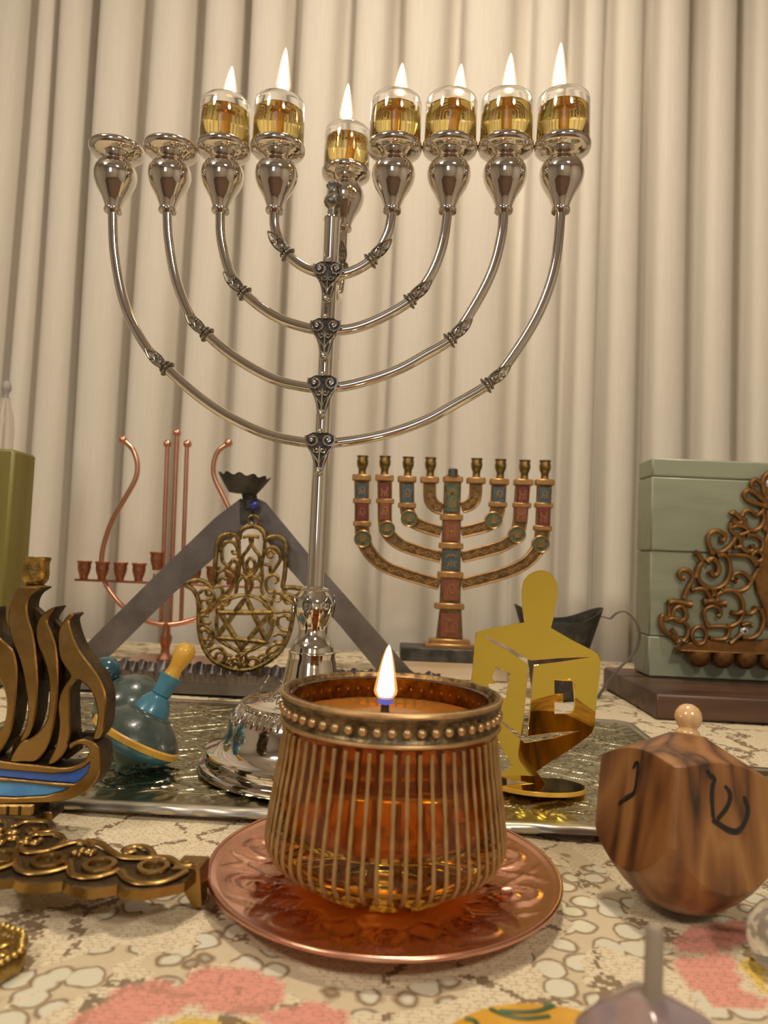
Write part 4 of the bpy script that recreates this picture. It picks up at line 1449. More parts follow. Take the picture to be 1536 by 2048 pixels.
# ================================================================ OLIVE WOOD DREIDEL (right)
M['olive'] = wood('olive_wood', [(0.035, 0.013, 0.005), (0.16, 0.060, 0.016), (0.25, 0.105, 0.028), (0.33, 0.155, 0.048)], 8, (1, 1, 0.13), 0.42, coat=0.12, bands=9.0)
M['knob_wood'] = wood('pale_knob_wood', [(0.62, 0.37, 0.17), (0.70, 0.45, 0.23)], 20, (1, 1, 0.3), 0.2, coat=0.7)
od0 = gnd(1352, 1832, 0.0)
uo = (od0.y + 0.004) / FPX
od = thing('olive_wood_dreidel', 'large olive wood dreidel with two painted black letters and a round knob', 'dreidel', loc=(od0.x + 0.001, od0.y + 0.001, 0))
tilt = Matrix.Rotation(R(8), 3, 'Y') @ Matrix.Rotation(R(-13), 3, 'X')
yaw = R(16)
# a square block turned on the lathe: the turned profile cuts the corners at top and bottom
HS = 0.0302
turn = [(0.0, 0.0), (0.0002, 0.0045), (0.0012, 0.0100), (0.0045, 0.0180), (0.0095, 0.0250), (0.0155, 0.0312), (0.0220, 0.0362), (0.0290, 0.0404), (0.0360, 0.0440), (0.0400, 0.0470), (0.0605, 0.0470), (0.0626, 0.0440), (0.0702, 0.0300), (0.0777, 0.0150), (0.0812, 0.0085), (0.0816, 0.0)]
ns = 264
prf_ = []
for (za, ra), (zb2, rb2) in zip(turn, turn[1:]):
    m_ = max(1, int(max(abs(zb2 - za), abs(rb2 - ra)) / 0.0009))
    if abs(ra - rb2) < 1e-6:
        m_ = 6
    prf_ += [(za + (zb2 - za) * k / m_, ra + (rb2 - ra) * k / m_) for k in range(m_)]
prf_.append(turn[-1])
vs, fs = [], []
for (z, rt) in prf_[1:-1]:
    for k in range(ns):
        a = 2 * math.pi * k / ns
        c_, s_ = math.cos(a), math.sin(a)
        sq_ = HS * 1.006 / ((abs(c_) ** 14 + abs(s_) ** 14) ** (1 / 14))
        rr = min(sq_, rt)
        vs.append(tilt @ (Matrix.Rotation(yaw, 3, 'Z') @ Vector((rr * c_, rr * s_, z))))
m_ = len(prf_) - 2
for i in range(m_ - 1):
    for k in range(ns):
        j = (k + 1) % ns
        fs.append((i * ns + k, i * ns + j, i * ns + ns + j, i * ns + ns + k))
fs.append(tuple(range(ns - 1, -1, -1)))
fs.append(tuple((m_ - 1) * ns + k for k in range(ns)))
zmin = min(v.z for v in vs)
MB().add([v - Vector((0, 0, zmin)) for v in vs], fs).build('body', M['olive'], od, angle=20)
kn = [(0.0, 0.0795), (0.0052, 0.0795), (0.0060, 0.0805), (0.0060, 0.0822), (0.0052, 0.0836), (0.0042, 0.0842), (0.0044, 0.0848), (0.0056, 0.0862), (0.0064, 0.0885), (0.0065, 0.0902), (0.0060, 0.0926), (0.0046, 0.0948), (0.0024, 0.0962), (0.0, 0.0966)]
kb = MB().lathe(kn, 32)
kb.v = [tuple(tilt @ Vector(v) - Vector((0, 0, zmin))) for v in kb.v]
kb.build('knob', M['knob_wood'], od)
KW = 396 / 1536


def letter(strokes, face, name):
    """brush strokes laid on one flat face of the cube"""
    # face normal before yaw
    nl = Vector((0, -1, 0)) if face == 'right' else Vector((-1, 0, 0))
    rot = tilt @ Matrix.Rotation(yaw, 3, 'Z')
    nw = rot @ nl
    o_ = od.location - Vector((0, 0, zmin)) + rot @ (nl * HS + Vector((0, 0, 0.05)))
    b_ = MB()
    c = Vector((0, 0, CAMH))
    for pts_, r_ in strokes:
        P = []
        for (x, y) in smooth([Vector(p) for p in pts_], 5):
            d = ray(1140 + x * KW, 1390 + y * KW)
            k = (o_ - c).dot(nw) / d.dot(nw)
            P.append(c + d * k + nw * 0.00005 - od.location)
        rr_ = [q_ * KW * uo for q_ in (r_ if isinstance(r_, list) else [r_])]
        if len(rr_) == 1:
            rr_ = rr_ * len(P)
        else:
            rr_ = [rr_[min(len(rr_) - 1, int(i / len(P) * len(rr_)))] for i in range(len(P))]
        # flat ribbon
        vs_, fs_ = [], []
        for i, p in enumerate(P):
            t__ = (P[min(i + 1, len(P) - 1)] - P[max(i - 1, 0)]).normalized()
            sd = nw.cross(t__)
            e = 0.35 if i in (0, len(P) - 1) else 1.0
            for s_, h in ((-1, 0), (-0.8, 0.00025), (0.8, 0.00025), (1, 0)):
                vs_.append(p + sd * (rr_[i] * s_ * e) + nw * h)
        for i in range(len(P) - 1):
            for k in range(3):
                fs_.append((i * 4 + k, i * 4 + k + 1, i * 4 + 5 + k, i * 4 + 4 + k))
        b_.add(vs_, fs_)
    return b_.build(name, M['ink'], od)


letter([([(490, 575), (505, 545), (525, 530), (530, 570), (522, 640), (510, 720), (492, 768), (440, 800), (395, 835), (378, 855)], [14, 22, 24, 22, 20, 20, 22, 24, 20, 14])], 'left', 'painted_letter')
letter([([(1060, 580), (1085, 625), (1120, 650), (1105, 700), (1098, 780), (1103, 870), (1110, 960)], [20, 24, 18, 22, 22, 20, 20]),
        ([(1195, 705), (1230, 745), (1240, 800), (1215, 870), (1175, 925), (1140, 965)], [18, 22, 24, 22, 20, 20]),
        ([(1100, 965), (1150, 1000), (1220, 1045), (1290, 1060), (1335, 1020), (1370, 940), (1378, 880), (1360, 820), (1345, 785)], [24, 24, 26, 26, 22, 22, 24, 24, 18])], 'right', 'painted_letter')

M['old_brass'] = mat('dark_old_brass', (0.10, 0.065, 0.024), (0.36, 0.245, 0.085), metal=1, rough=0.38, scale=180, bump=0.4, bscale=700)
# ================================================================ GREY TIN MENORAH (behind, left of the stem)
YT = 0.835
FT = Frame((at(470, 1380, YT).x, YT, 0.0))
tn = thing('tin_menorah', 'grey sheet tin menorah with a triangular frame, crimped trough and fluted top pan', 'menorah', FT)


def pz(fr, lst, dy=0.0):
    return fr.pts(lst, 0, 0, 1.0, dy)


L_ = pz(FT, [(481, 997), (431, 1035), (340, 1122), (179, 1282), (112, 1352), (150, 1392), (223, 1309), (340, 1193), (429, 1115), (500, 1040), (500, 1005)])
R_ = pz(FT, [(500, 990), (532, 1005), (620, 1112), (680, 1179), (823, 1343), (870, 1398), (800, 1398), (753, 1340), (680, 1252), (609, 1173), (572, 1131), (518, 1062), (500, 1040)])
L_ = [(x, max(z, 0.0018)) for x, z in L_]
R_ = [(x, max(z, 0.0018)) for x, z in R_]
MB().slab([L_], -0.0008, 0.0008, 0.0002).build('frame_strip', M['tin'], tn)
MB().slab([R_], 0.0010, 0.0026, 0.0002).build('frame_strip', M['tin'], tn)
KH = 300 / 1280
tab = FT.pts([(598, 335), (690, 330), (700, 420), (690, 545), (600, 548)], 340, 920, KH)
MB().slab([tab], -0.0026, -0.0012, 0.0002).build('solder_tab', M['tin_dark'], tn)
pc = FT.tr(340 + 620 * KH, 920 + 285 * KH)
sl = FT.tr(340 + 700 * KH, 920 + 340 * KH)
MB().tube([(sl[0], 0, sl[1] - 0.01), (sl[0] - 0.004, 0, pc[1] + 0.001)], 0.0085, 12).build('pan_neck', M['tin_dark'], tn)
kp = YT / FPX * KH
def flute(a, r_, z):
    t__ = max(0, (r_ - 118 * kp) / (100 * kp))
    return r_ * (1 + 0.045 * t__ * math.cos(12 * a)), z + 0.0016 * t__ * math.cos(12 * a)
pan = [(0, 0), (118 * kp, 0), (135 * kp, 25 * kp), (170 * kp, 75 * kp), (205 * kp, 125 * kp), (218 * kp, 148 * kp), (214 * kp, 149 * kp), (168 * kp, 80 * kp), (130 * kp, 30 * kp), (114 * kp, 4 * kp), (0, 4 * kp)]
MB().lathe(pan, 96, c=(pc[0], 0, pc[1]), q=axis_q(0.06, 0.0, 1), fl=flute).build('fluted_pan', M['tin_dark'], tn)
# trough
tl, tr_ = FT.tr(62, 1380)[0], FT.tr(885, 1390)[0]
zl_, zc = 0.0125, 0.026
MB().box((tl, -0.030, 0.0), (tr_, -0.0285, zl_)).box((tl, -0.030, 0.0001), (tr_, 0.030, 0.0015)).box((tl, 0.0285, 0), (tr_, 0.030, zl_)).box((tl, -0.0285, 0), (tl + 0.0015, 0.0285, zl_)).box((tr_ - 0.0015, -0.0285, 0), (tr_, 0.0285, zl_)).build('trough', M['tin'], tn)
for yy, sg in ((-0.0293, -1), (0.0293, 1)):
    vs, fs = [], []
    n_ = 260
    for k in range(n_ + 1):
        x = tl + (tr_ - tl) * k / n_
        ph = k * 2 * math.pi / 6.3 + 0.6 * math.sin(k * 0.21)
        for j in range(4):
            u_ = j / 3
            z_ = zl_ - 0.001 + (zc - zl_ + 0.0014 * math.sin(ph * 0.5 + 1)) * u_
            vs.append((x, yy + sg * (0.0030 * math.sin(ph) * u_ + 0.004 * u_), z_ + 0.0010 * math.cos(ph) * u_))
    for k in range(n_):
        for j in range(3):
            fs.append((k * 4 + j, k * 4 + 4 + j, k * 4 + 5 + j, k * 4 + j + 1))
    MB().add(vs, fs).build('crimped_edge', M['tin'], tn, angle=60)

# ================================================================ BRASS HAMSA hanging on the tin frame
YH = 0.822
FH = Frame((at(489, 1370, YH).x, YH, 0.004))
FH.o.z = 0.0020
hm = thing('hamsa', 'openwork brass hand with a six-pointed star hanging from a blue bead on the tin menorah', 'hamsa', FH)


def hp_(l):
    return x0z(smooth([Vector(p) for p in FH.pts(l, 340, 920, KH)], 5))


kh = YH / FPX * KH
ol = [[(820, 690), (850, 660), (900, 650), (950, 665), (985, 710), (990, 800), (985, 900), (975, 1000), (965, 1085), (1030, 1088), (1080, 1093), (1135, 1108), (1100, 1150), (1072, 1190), (1060, 1250), (1045, 1350), (1025, 1450), (990, 1550), (930, 1640), (850, 1710), (760, 1760), (690, 1785), (600, 1792), (520, 1782), (440, 1750), (370, 1710), (310, 1640), (270, 1550), (250, 1450), (245, 1350), (246, 1250), (230, 1160), (190, 1100), (135, 1062), (200, 1028), (270, 1030), (330, 1062), (365, 1085), (382, 1020), (385, 900), (395, 800), (405, 710), (440, 652), (500, 632), (560, 642), (590, 682)],
      [(590, 682), (600, 620), (640, 580), (700, 566), (760, 580), (800, 620), (815, 690)]]
b_ = MB()
for l in ol:
    P = hp_(l)
    b_.tube(P, 21 * kh, 8)
    for i in range(0, len(P), 2):       # rope-like beading
        b_.ball(P[i] + Vector((0, -13 * kh, 0)), 11.0 * kh, 6, 4)
b_.build('outline', M['old_brass'], hm)
iv = MB()
inner_ = [[(590, 690), (588, 780), (596, 880), (585, 980), (570, 1090), (560, 1140)], [(812, 690), (800, 800), (782, 900), (790, 1000), (780, 1090), (800, 1150)],
          [(440, 760), (470, 705), (530, 700), (570, 740), (575, 790), (540, 795), (535, 770)], [(440, 760), (450, 860), (500, 900), (540, 850), (585, 860)],
          [(820, 790), (840, 750), (890, 745), (930, 780), (940, 850), (900, 920), (860, 960), (850, 900), (800, 890)], [(900, 800), (860, 770), (830, 800), (850, 830), (880, 820)],
          [(620, 660), (690, 650), (700, 700), (660, 770), (620, 830), (640, 930), (690, 980), (740, 930), (765, 830), (720, 760), (690, 700), (690, 650), (760, 660)],
          [(690, 830), (655, 880), (670, 940), (690, 960), (715, 935), (725, 880), (690, 830)], [(600, 960), (650, 1000), (690, 990), (740, 1000), (780, 960)],
          [(580, 1040), (620, 1000), (660, 1020), (650, 1080), (660, 1150)], [(780, 1040), (750, 1010), (700, 1020), (700, 1080), (665, 1150)],
          [(410, 960), (460, 940), (520, 970), (545, 1020), (530, 1080), (480, 1130), (430, 1170)], [(410, 1060), (440, 1000), (480, 1020)],
          [(930, 1000), (880, 980), (830, 1010), (820, 1080), (850, 1130), (900, 1110)], [(860, 980), (910, 985), (920, 1030), (890, 1050)],
          [(230, 1150), (300, 1100), (350, 1110), (380, 1180), (330, 1260), (260, 1300)], [(365, 1090), (430, 1080), (450, 1140), (390, 1220), (300, 1330)],
          [(250, 1400), (320, 1420), (370, 1480), (350, 1560), (300, 1600)], [(260, 1450), (300, 1440), (330, 1480)], [(330, 1640), (390, 1600), (450, 1620), (480, 1690), (440, 1740)],
          [(400, 1520), (470, 1570), (560, 1620), (600, 1660), (620, 1790)], [(820, 1560), (740, 1580), (660, 1640), (600, 1680)], [(480, 1760), (520, 1700), (580, 1700), (600, 1780)],
          [(640, 1780), (680, 1700), (750, 1700), (770, 1750)], [(760, 1760), (800, 1690), (870, 1640), (950, 1590)], [(860, 1700), (830, 1640), (880, 1580), (960, 1560)],
          [(1020, 1460), (960, 1450), (920, 1400), (930, 1340), (990, 1330), (1020, 1370)], [(1050, 1300), (980, 1290), (900, 1300), (850, 1250)], [(860, 1130), (930, 1130), (990, 1180), (1050, 1220)],
          [(960, 1100), (1000, 1140), (1050, 1160), (1060, 1200)], [(880, 1500), (940, 1480), (980, 1520), (930, 1570), (890, 1540)], [(330, 1330), (270, 1330), (290, 1390), (350, 1390)],
          [(430, 1200), (500, 1180), (560, 1150)], [(850, 1210), (800, 1180), (770, 1150)]]
for l in inner_:
    iv.tube(hp_(l), 17 * kh, 6)
for (x, y, r_) in ((540, 900, 34), (335, 1130, 26), (835, 1220, 34), (430, 1680, 40), (500, 1700, 34), (610, 1690, 40), (700, 1720, 38), (790, 1700, 38), (870, 1660, 28), (565, 1750, 24), (920, 1170, 34), (1010, 1190, 34), (430, 1290, 30), (300, 1490, 40), (330, 1560, 32), (470, 1200, 38), (300, 1230, 40), (880, 1380, 30), (350, 1210, 30)):
    q_ = FH.tr(340 + x * KH, 920 + y * KH)
    iv.tube([(q_[0] + r_ * kh * math.cos(2 * math.pi * k / 14), 0, q_[1] + r_ * kh * math.sin(2 * math.pi * k / 14)) for k in range(14)], 15 * kh, 6, True)
iv.build('scrollwork', M['old_brass'], hm)
cx, cz = FH.tr(340 + 635 * KH, 920 + 1390 * KH)
rr = 238 * kh
MB().tube([(cx + rr * math.cos(2 * math.pi * k / 48), 0.0, cz + rr * 0.98 * math.sin(2 * math.pi * k / 48)) for k in range(48)], 16 * kh, 8, True).build('star_ring', M['old_brass'], hm)
for tri in ([(650, 1172), (830, 1552), (402, 1512)], [(430, 1300), (862, 1300), (612, 1606)]):
    P = [Vector((p[0], -0.0012, p[1])) for p in FH.pts(tri, 340, 920, KH)]
    dn = []
    for k in range(3):
        for j in range(8):
            dn.append(P[k].lerp(P[(k + 1) % 3], j / 8))
    MB().tube(dn, 26 * kh, 6, True).build('star_bar', M['old_brass'], hm)
for x in (460, 600, 745):
    a_, b2 = FH.tr(340 + x * KH, 920 + 1770 * KH), FH.tr(340 + x * KH, 920 + 1925 * KH)
    MB().tube([(a_[0], 0, a_[1]), (b2[0], 0, 0.0)], 18 * kh, 8).build('peg', M['old_brass'], hm)
rc = FH.tr(340 + 712 * KH, 920 + 515 * KH)
MB().tube([(rc[0] + 44 * kh * math.cos(2 * math.pi * k / 24), 0, rc[1] + 44 * kh * math.sin(2 * math.pi * k / 24)) for k in range(24)], 12 * kh, 8, True).build('hanging_ring', M['old_brass'], hm)
M['bead_blue'] = mat('cobalt_glass_bead', (0.01, 0.02, 0.22), (0.02, 0.03, 0.30), rough=0.15, scale=90, coat=0.5)
bc_ = FH.tr(340 + 720 * KH, 920 + 392 * KH)
MB().ball((bc_[0], -0.002, bc_[1]), 40 * kh, 16, 10).build('blue_bead', M['bead_blue'], hm)
MB().tube([(rc[0], -0.001, rc[1] + 40 * kh), (bc_[0], -0.002, bc_[1]), (bc_[0], -0.002, bc_[1] + 75 * kh)], 0.0009, 6).build('cord', M['ink'], hm)

# ================================================================ COPPER LYRE MENORAH
YC = 1.02
FC = Frame((at(335, 1310, YC).x, YC, 0.0))
ly = thing('lyre_menorah', 'copper lyre-shaped menorah with three tall strings behind the tin menorah', 'menorah', FC)
uc = YC / FPX


def cpt(l, dy=0.0):
    return x0z(smooth([Vector(p) for p in pz(FC, l)], 7))


hornL = [(248, 882), (266, 900), (275, 930), (270, 960), (248, 1000), (225, 1040), (209, 1085), (203, 1125), (208, 1158), (222, 1185), (245, 1212), (280, 1236), (310, 1246), (334, 1249)]
hornR = [(456, 888), (436, 903), (427, 930), (430, 958), (450, 1000), (468, 1040), (476, 1085), (478, 1125), (470, 1160), (455, 1190), (430, 1215), (395, 1236), (360, 1246), (334, 1249)]
for l in (hornL, hornR):
    MB().tube(cpt(l), 5.2 * uc, 12).build('horn', M['copper'], ly)
for (x0, y0), (x1, y1) in (((335, 893), (322, 1246)), ((354, 872), (340, 1248)), ((374, 893), (362, 1246))):
    MB().tube(cpt([(x0, y0), (x1, y1)]), 4.6 * uc, 12).build('string', M['copper'], ly)
fb = MB().ball((0, 0, 0), 8.5 * uc, 16, 10).mesh('finial', M['copper'])
for (x, y) in ((246, 880), (335, 888), (354, 866), (375, 888), (457, 886)):
    p = FC.tr(x, y)
    put('finial', fb, ly, loc=(p[0], 0, p[1]))
p0, p1 = FC.tr(157, 1158), FC.tr(520, 1174)
zb_ = (p0[1] + p1[1]) / 2
MB().box((p0[0], -0.014, zb_ - 0.0018), (p1[0], -0.003, zb_ + 0.0012), bev=0.0006).build('cross_bar', M['copper_dark'], ly)
cup = [(0, 0), (7 * uc, 0), (8 * uc, 2 * uc), (8 * uc, 6 * uc), (10 * uc, 11 * uc), (12 * uc, 18 * uc), (12.8 * uc, 24 * uc), (12.2 * uc, 28 * uc), (13 * uc, 31 * uc), (15 * uc, 35 * uc), (13 * uc, 36 * uc), (10 * uc, 30 * uc), (9 * uc, 12 * uc), (0, 10 * uc)]
cme = MB().lathe(cup, 28).mesh('candle_cup', M['copper_dark'])
for x in (172, 208, 244, 281, 392, 428, 464, 500):
    p = FC.tr(x, 1160)
    put('candle_cup', cme, ly, loc=(p[0], -0.0085, zb_ + 0.001))
ps = FC.tr(317, 1140)
put('servant_cup', cme, ly, loc=(ps[0], -0.010, ps[1]))
MB().lathe([(0, 0), (6 * uc, 0), (9 * uc, 4 * uc), (6 * uc, 10 * uc), (5 * uc, 18 * uc), (0, 18 * uc)], 20, c=(ps[0], -0.010, zb_)).build('servant_stem', M['copper'], ly)
pp = FC.tr(335, 1247)
zp = [(0, 0.004), (16 * uc, 0.004), (15 * uc, 0.007), (9 * uc, 0.012), (8 * uc, 0.020), (11 * uc, 0.028), (12 * uc, 0.034), (8 * uc, 0.040), (7 * uc, pp[1]), (0, pp[1] + 0.003)]
MB().lathe(zp, 24, c=(pp[0] - 0.001, 0, 0)).build('post', M['copper_dark'], ly)
g0, g1 = FC.loc(gnd(222, 1333, 0.003)), FC.loc(gnd(422, 1334, 0.003))
zt_, q0, q1 = 0.0042, -0.055, 0.055
MB().box((g0.x, q0, 0), (g1.x, q1, 0.0032), bev=0.001).build('base_plate', M['copper'], ly)
# raised letters on the sloping base
M['copper_hi'] = mat('worn_copper_relief', (0.75, 0.40, 0.26), metal=1, rough=0.25)
nb = [(0, 'L'), (1, 'V'), (2.2, 'L'), (3.1, 'I'), (4.0, 'N'), (5.0, 'I'), (5.8, 'L'), (6.8, 'V')]
for i, (k, ch) in enumerate(nb):
    x = pp[0] - 0.028 + k * 0.0078
    y_ = -0.038
    sh_ = {'L': [[(0, 0), (0, 1), (-.5, 1)], [(0, 0), (-.7, 0)]], 'V': [[(-.5, 1), (-.2, 0), (0, 1)]], 'I': [[(0, 1), (0, 0.35)]], 'N': [[(0, 0), (0, 1), (-.6, 1), (-.6, 0)]]}[ch]
    lb = MB()
    for s_ in sh_:
        lb.tube([(x + a * 0.0065, y_ + b * 0.014, 0.0033) for a, b in s_], 0.0008, 6)
    lb.build('raised_letter', M['copper_hi'], ly)

# ================================================================ ENAMELLED BRONZE MENORAH (centre right, behind)
YE = 1.0
FE = Frame((at(873, 1346, YE).x, YE, 0.0))
em = thing('enamel_menorah', 'bronze menorah with red, blue and green enamel panels on a cream stone block', 'menorah', FE)
KE = 450 / 1536
ue = YE / FPX * KE


def ee(l):
    return FE.pts(l, 680, 880, KE)


M['en_red'] = mat('brick_red_enamel', (0.19, 0.052, 0.026), (0.27, 0.085, 0.042), rough=0.35, scale=200, bump=0.3)
M['en_maroon'] = mat('maroon_enamel', (0.13, 0.022, 0.022), (0.2, 0.04, 0.035), rough=0.35, scale=200, bump=0.3)
M['en_blue'] = mat('slate_blue_enamel', (0.040, 0.070, 0.085), (0.075, 0.12, 0.135), rough=0.35, scale=200, bump=0.3)
M['en_green'] = mat('green_enamel', (0.05, 0.085, 0.05), (0.11, 0.15, 0.08), rough=0.35, scale=200, bump=0.3)
M['stone'] = mat('cream_stone', (0.62, 0.45, 0.28), (0.72, 0.60, 0.46), rough=0.45, scale=12, stretch=(1, 1, 6), detail=3)


def band(center, widths, n=8):
    """outline of a band with varying width along a smoothed centre line (crop pixels)"""
    C = smooth([Vector((x, y, w_)) for (x, y), w_ in zip(center, widths)], n)
    Lf, Rt = [], []
    for i, c_ in enumerate(C):
        t__ = Vector((C[min(i + 1, len(C) - 1)].x - C[max(i - 1, 0)].x, C[min(i + 1, len(C) - 1)].y - C[max(i - 1, 0)].y)).normalized()
        nrm = Vector((-t__.y, t__.x))
        Lf.append((c_.x + nrm.x * c_.z / 2, c_.y + nrm.y * c_.z / 2))
        Rt.append((c_.x - nrm.x * c_.z / 2, c_.y - nrm.y * c_.z / 2))
    return Lf, Rt, [(c_.x, c_.y) for c_ in C]


armsE = [
    ([(612, 290), (612, 370), (622, 420), (655, 455), (700, 472)], [86, 86, 88, 86, 82]),
    ([(928, 292), (925, 370), (912, 415), (880, 445), (830, 462)], [86, 86, 88, 86, 82]),
    ([(455, 285), (457, 400), (462, 490), (490, 550), (560, 588), (690, 628)], [102, 100, 98, 88, 84, 80]),
    ([(1085, 300), (1080, 400), (1072, 490), (1042, 560), (975, 595), (830, 630)], [102, 100, 98, 88, 84, 80]),
    ([(305, 280), (306, 420), (308, 560), (330, 640), (410, 712), (540, 760), (690, 800)], [100, 98, 96, 92, 84, 82, 80]),
    ([(1248, 300), (1238, 440), (1225, 580), (1195, 660), (1110, 722), (970, 765), (830, 800)], [100, 98, 96, 92, 84, 82, 80]),
    ([(148, 275), (149, 450), (153, 640), (190, 750), (285, 850), (430, 912), (680, 985)], [100, 98, 98, 94, 86, 82, 82]),
    ([(1395, 305), (1388, 480), (1378, 660), (1350, 745), (1265, 840), (1110, 912), (830, 985)], [100, 98, 98, 94, 86, 82, 82])]
dpt = 0.006
for cl, wd in armsE:
    Lf, Rt, C = band(cl, wd)
    ao = MB().slab([ee(Lf + Rt[::-1])], -dpt / 2, dpt / 2, 0.0008).build('branch', M['bronze'], em)
    for side in (Lf, Rt):
        cc = [(s_[0] + (c_[0] - s_[0]) * 0.16, s_[1] + (c_[1] - s_[1]) * 0.16) for s_, c_ in zip(side, C)]
        MB().tube(x0z(ee(cc), -dpt / 2), 5.5 * ue, 6).build('rail', M['bronze_hi'], ao)
    # running scrolls over the lower part
    lo = [c_ for c_ in C if c_[1] > (380 if len(cl) == 5 else (560 if len(cl) == 6 else 700))]
    if len(cl) == 5:
        lo = C[4:]
    sg = 1
    acc, last = 0, None
    sb_ = MB()
    for i in range(1, len(lo)):
        acc += math.hypot(lo[i][0] - lo[i - 1][0], lo[i][1] - lo[i - 1][1])
        if acc > 46:
            acc = 0
            x, z = ee([lo[i]])[0]
            sb_.tube(spiral(x, z, 19 * ue, 1.25, R(200 if sg > 0 else 20), 1, -dpt / 2 - 0.0002, 12, 0.2), 5 * ue, 5)
            if last is not None:
                mx_, mz_ = (x + last[0]) / 2, (z + last[1]) / 2
                sb_.tube(smooth([(last[0], -dpt / 2 - 0.0002, last[1] + sg * 17 * ue), (mx_, -dpt / 2 - 0.0002, mz_), (x, -dpt / 2 - 0.0002, z - sg * 17 * ue)], 3), 4.5 * ue, 5)
            last = (x, z)
            sg = -sg
    if sb_.v:
        o = sb_.build('running_scroll', M['bronze_hi'], ao)
        o['kind'] = 'stuff'
# column
col_b = MB()
for (x0, x1, y0, y1) in ((703, 826, 285, 512), (693, 825, 540, 712), (690, 826, 735, 910), (680, 826, 935, 1125)):
    (a0, b0), (a1, b1) = ee([(x0, y1)])[0], ee([(x1, y0)])[0]
    col_b.box((a0, -0.0045, b0), (a1, 0.0045, b1), bev=0.0008)
col_b.slab([ee([(682, 1140), (826, 1140), (836, 1365), (655, 1365)])], -0.0045, 0.0045, 0.0008)
col_b.build('column', M['bronze'], em)


def ebox(name, x0, x1, y0, y1, d0, d1, m, bev=0.0012, par=None):
    (a0, b0), (a1, b1) = ee([(x0, y1)])[0], ee([(x1, y0)])[0]
    return MB().box((a0, -d0, b0), (a1, d1, b1), bev=bev).build(name, m, par or em)


for (x0, x1, y0, y1) in ((703, 838, 253, 287), (683, 838, 512, 546), (674, 840, 706, 740), (664, 840, 903, 938), (643, 846, 1118, 1150)):
    ebox('collar', x0, x1, y0, y1, 0.0075, 0.0075, M['bronze_hi'])
for x, y in ((148, 258), (304, 260), (457, 268), (611, 273), (928, 278), (1086, 286), (1250, 290), (1395, 290)):
    ebox('capital', x - 64, x + 64, y - 17, y + 19, 0.0075, 0.0075, M['bronze_hi'])
for x, y in ((150, 418), (151, 572), (308, 418), (457, 447), (1076, 442), (1240, 447), (1388, 447), (1380, 603)):
    ebox('collar', x - 62, x + 62, y - 15, y + 15, 0.0062, 0.005, M['bronze_hi'])
for (x0, x1, y0, y1, mk) in ((722, 806, 305, 490, 'en_green'), (708, 808, 556, 688, 'en_red'), (706, 808, 755, 885, 'en_blue'), (700, 808, 950, 1092, 'en_red'), (682, 812, 1185, 1340, 'en_red'),
                             (112, 190, 300, 400, 'en_blue'), (112, 190, 438, 550, 'en_maroon'), (268, 342, 302, 405, 'en_maroon'), (268, 342, 430, 545, 'en_red'), (418, 496, 308, 430, 'en_blue'),
                             (1040, 1122, 325, 425, 'en_blue'), (1205, 1280, 318, 428, 'en_maroon'), (1195, 1272, 465, 560, 'en_red'), (1352, 1428, 330, 430, 'en_blue'), (1348, 1425, 460, 585, 'en_maroon')):
    po = ebox('enamel_panel', x0, x1, y0, y1, 0.0058, -0.002, M[mk], 0.0003)
    mx_, my_ = (x0 + x1) / 2, (y0 + y1) / 2
    w_, h_ = (x1 - x0) * 0.34, (y1 - y0) * 0.36
    rnd = random.Random(int(x0 + y0))
    rb = MB()
    kind = rnd.choice('abc')
    if mk == 'en_green' or (mk == 'en_blue' and x0 > 700 and x0 < 720):
        ls = [[(0, 1), (0, -0.4)]] + [[(0, -0.3), (s_ * 0.5, -0.8), (s_ * 0.9, -0.3)] for s_ in (-1, 1)] + [[(0, -0.3), (s_ * 0.3, -0.95)] for s_ in (-1, 1)] + [[(s_ * 0.8, 1), (s_ * 0.5, 0.5), (s_ * 0.8, 0.2)] for s_ in (-1, 1)]
    elif kind == 'a':
        ls = [[(-0.8, 0.9), (-0.6, 0.1), (0.5, 0.0), (0.8, -0.7)], [(0.5, 0), (0.7, 0.9)], [(-0.6, 0.1), (-0.9, -0.6)], [(0.1, 0.1), (0.0, 0.9)]]
    elif kind == 'b':
        ls = [[(-0.7, 0.6), (-0.2, -0.6), (0.6, -0.5), (0.6, 0.3), (0.0, 0.5), (-0.1, 0.0), (0.3, -0.1)]]
    else:
        ls = [[(-0.9, 0.8), (0.9, 0.8)], [(-0.5, 0.7), (-0.4, -0.3), (0.4, -0.3), (0.5, 0.7)], [(0, -0.3), (0, -0.9)], [(-0.5, -0.8), (0, -0.5), (0.5, -0.8)]]
    for l in ls:
        P = smooth([Vector(p) for p in ee([(mx_ + a * w_, my_ + b * h_) for a, b in l])], 4)
        rb.tube(x0z(P, -0.0058), 5 * ue, 5)
    o = rb.build('relief', M['bronze_hi'], po)
    o['kind'] = 'stuff'
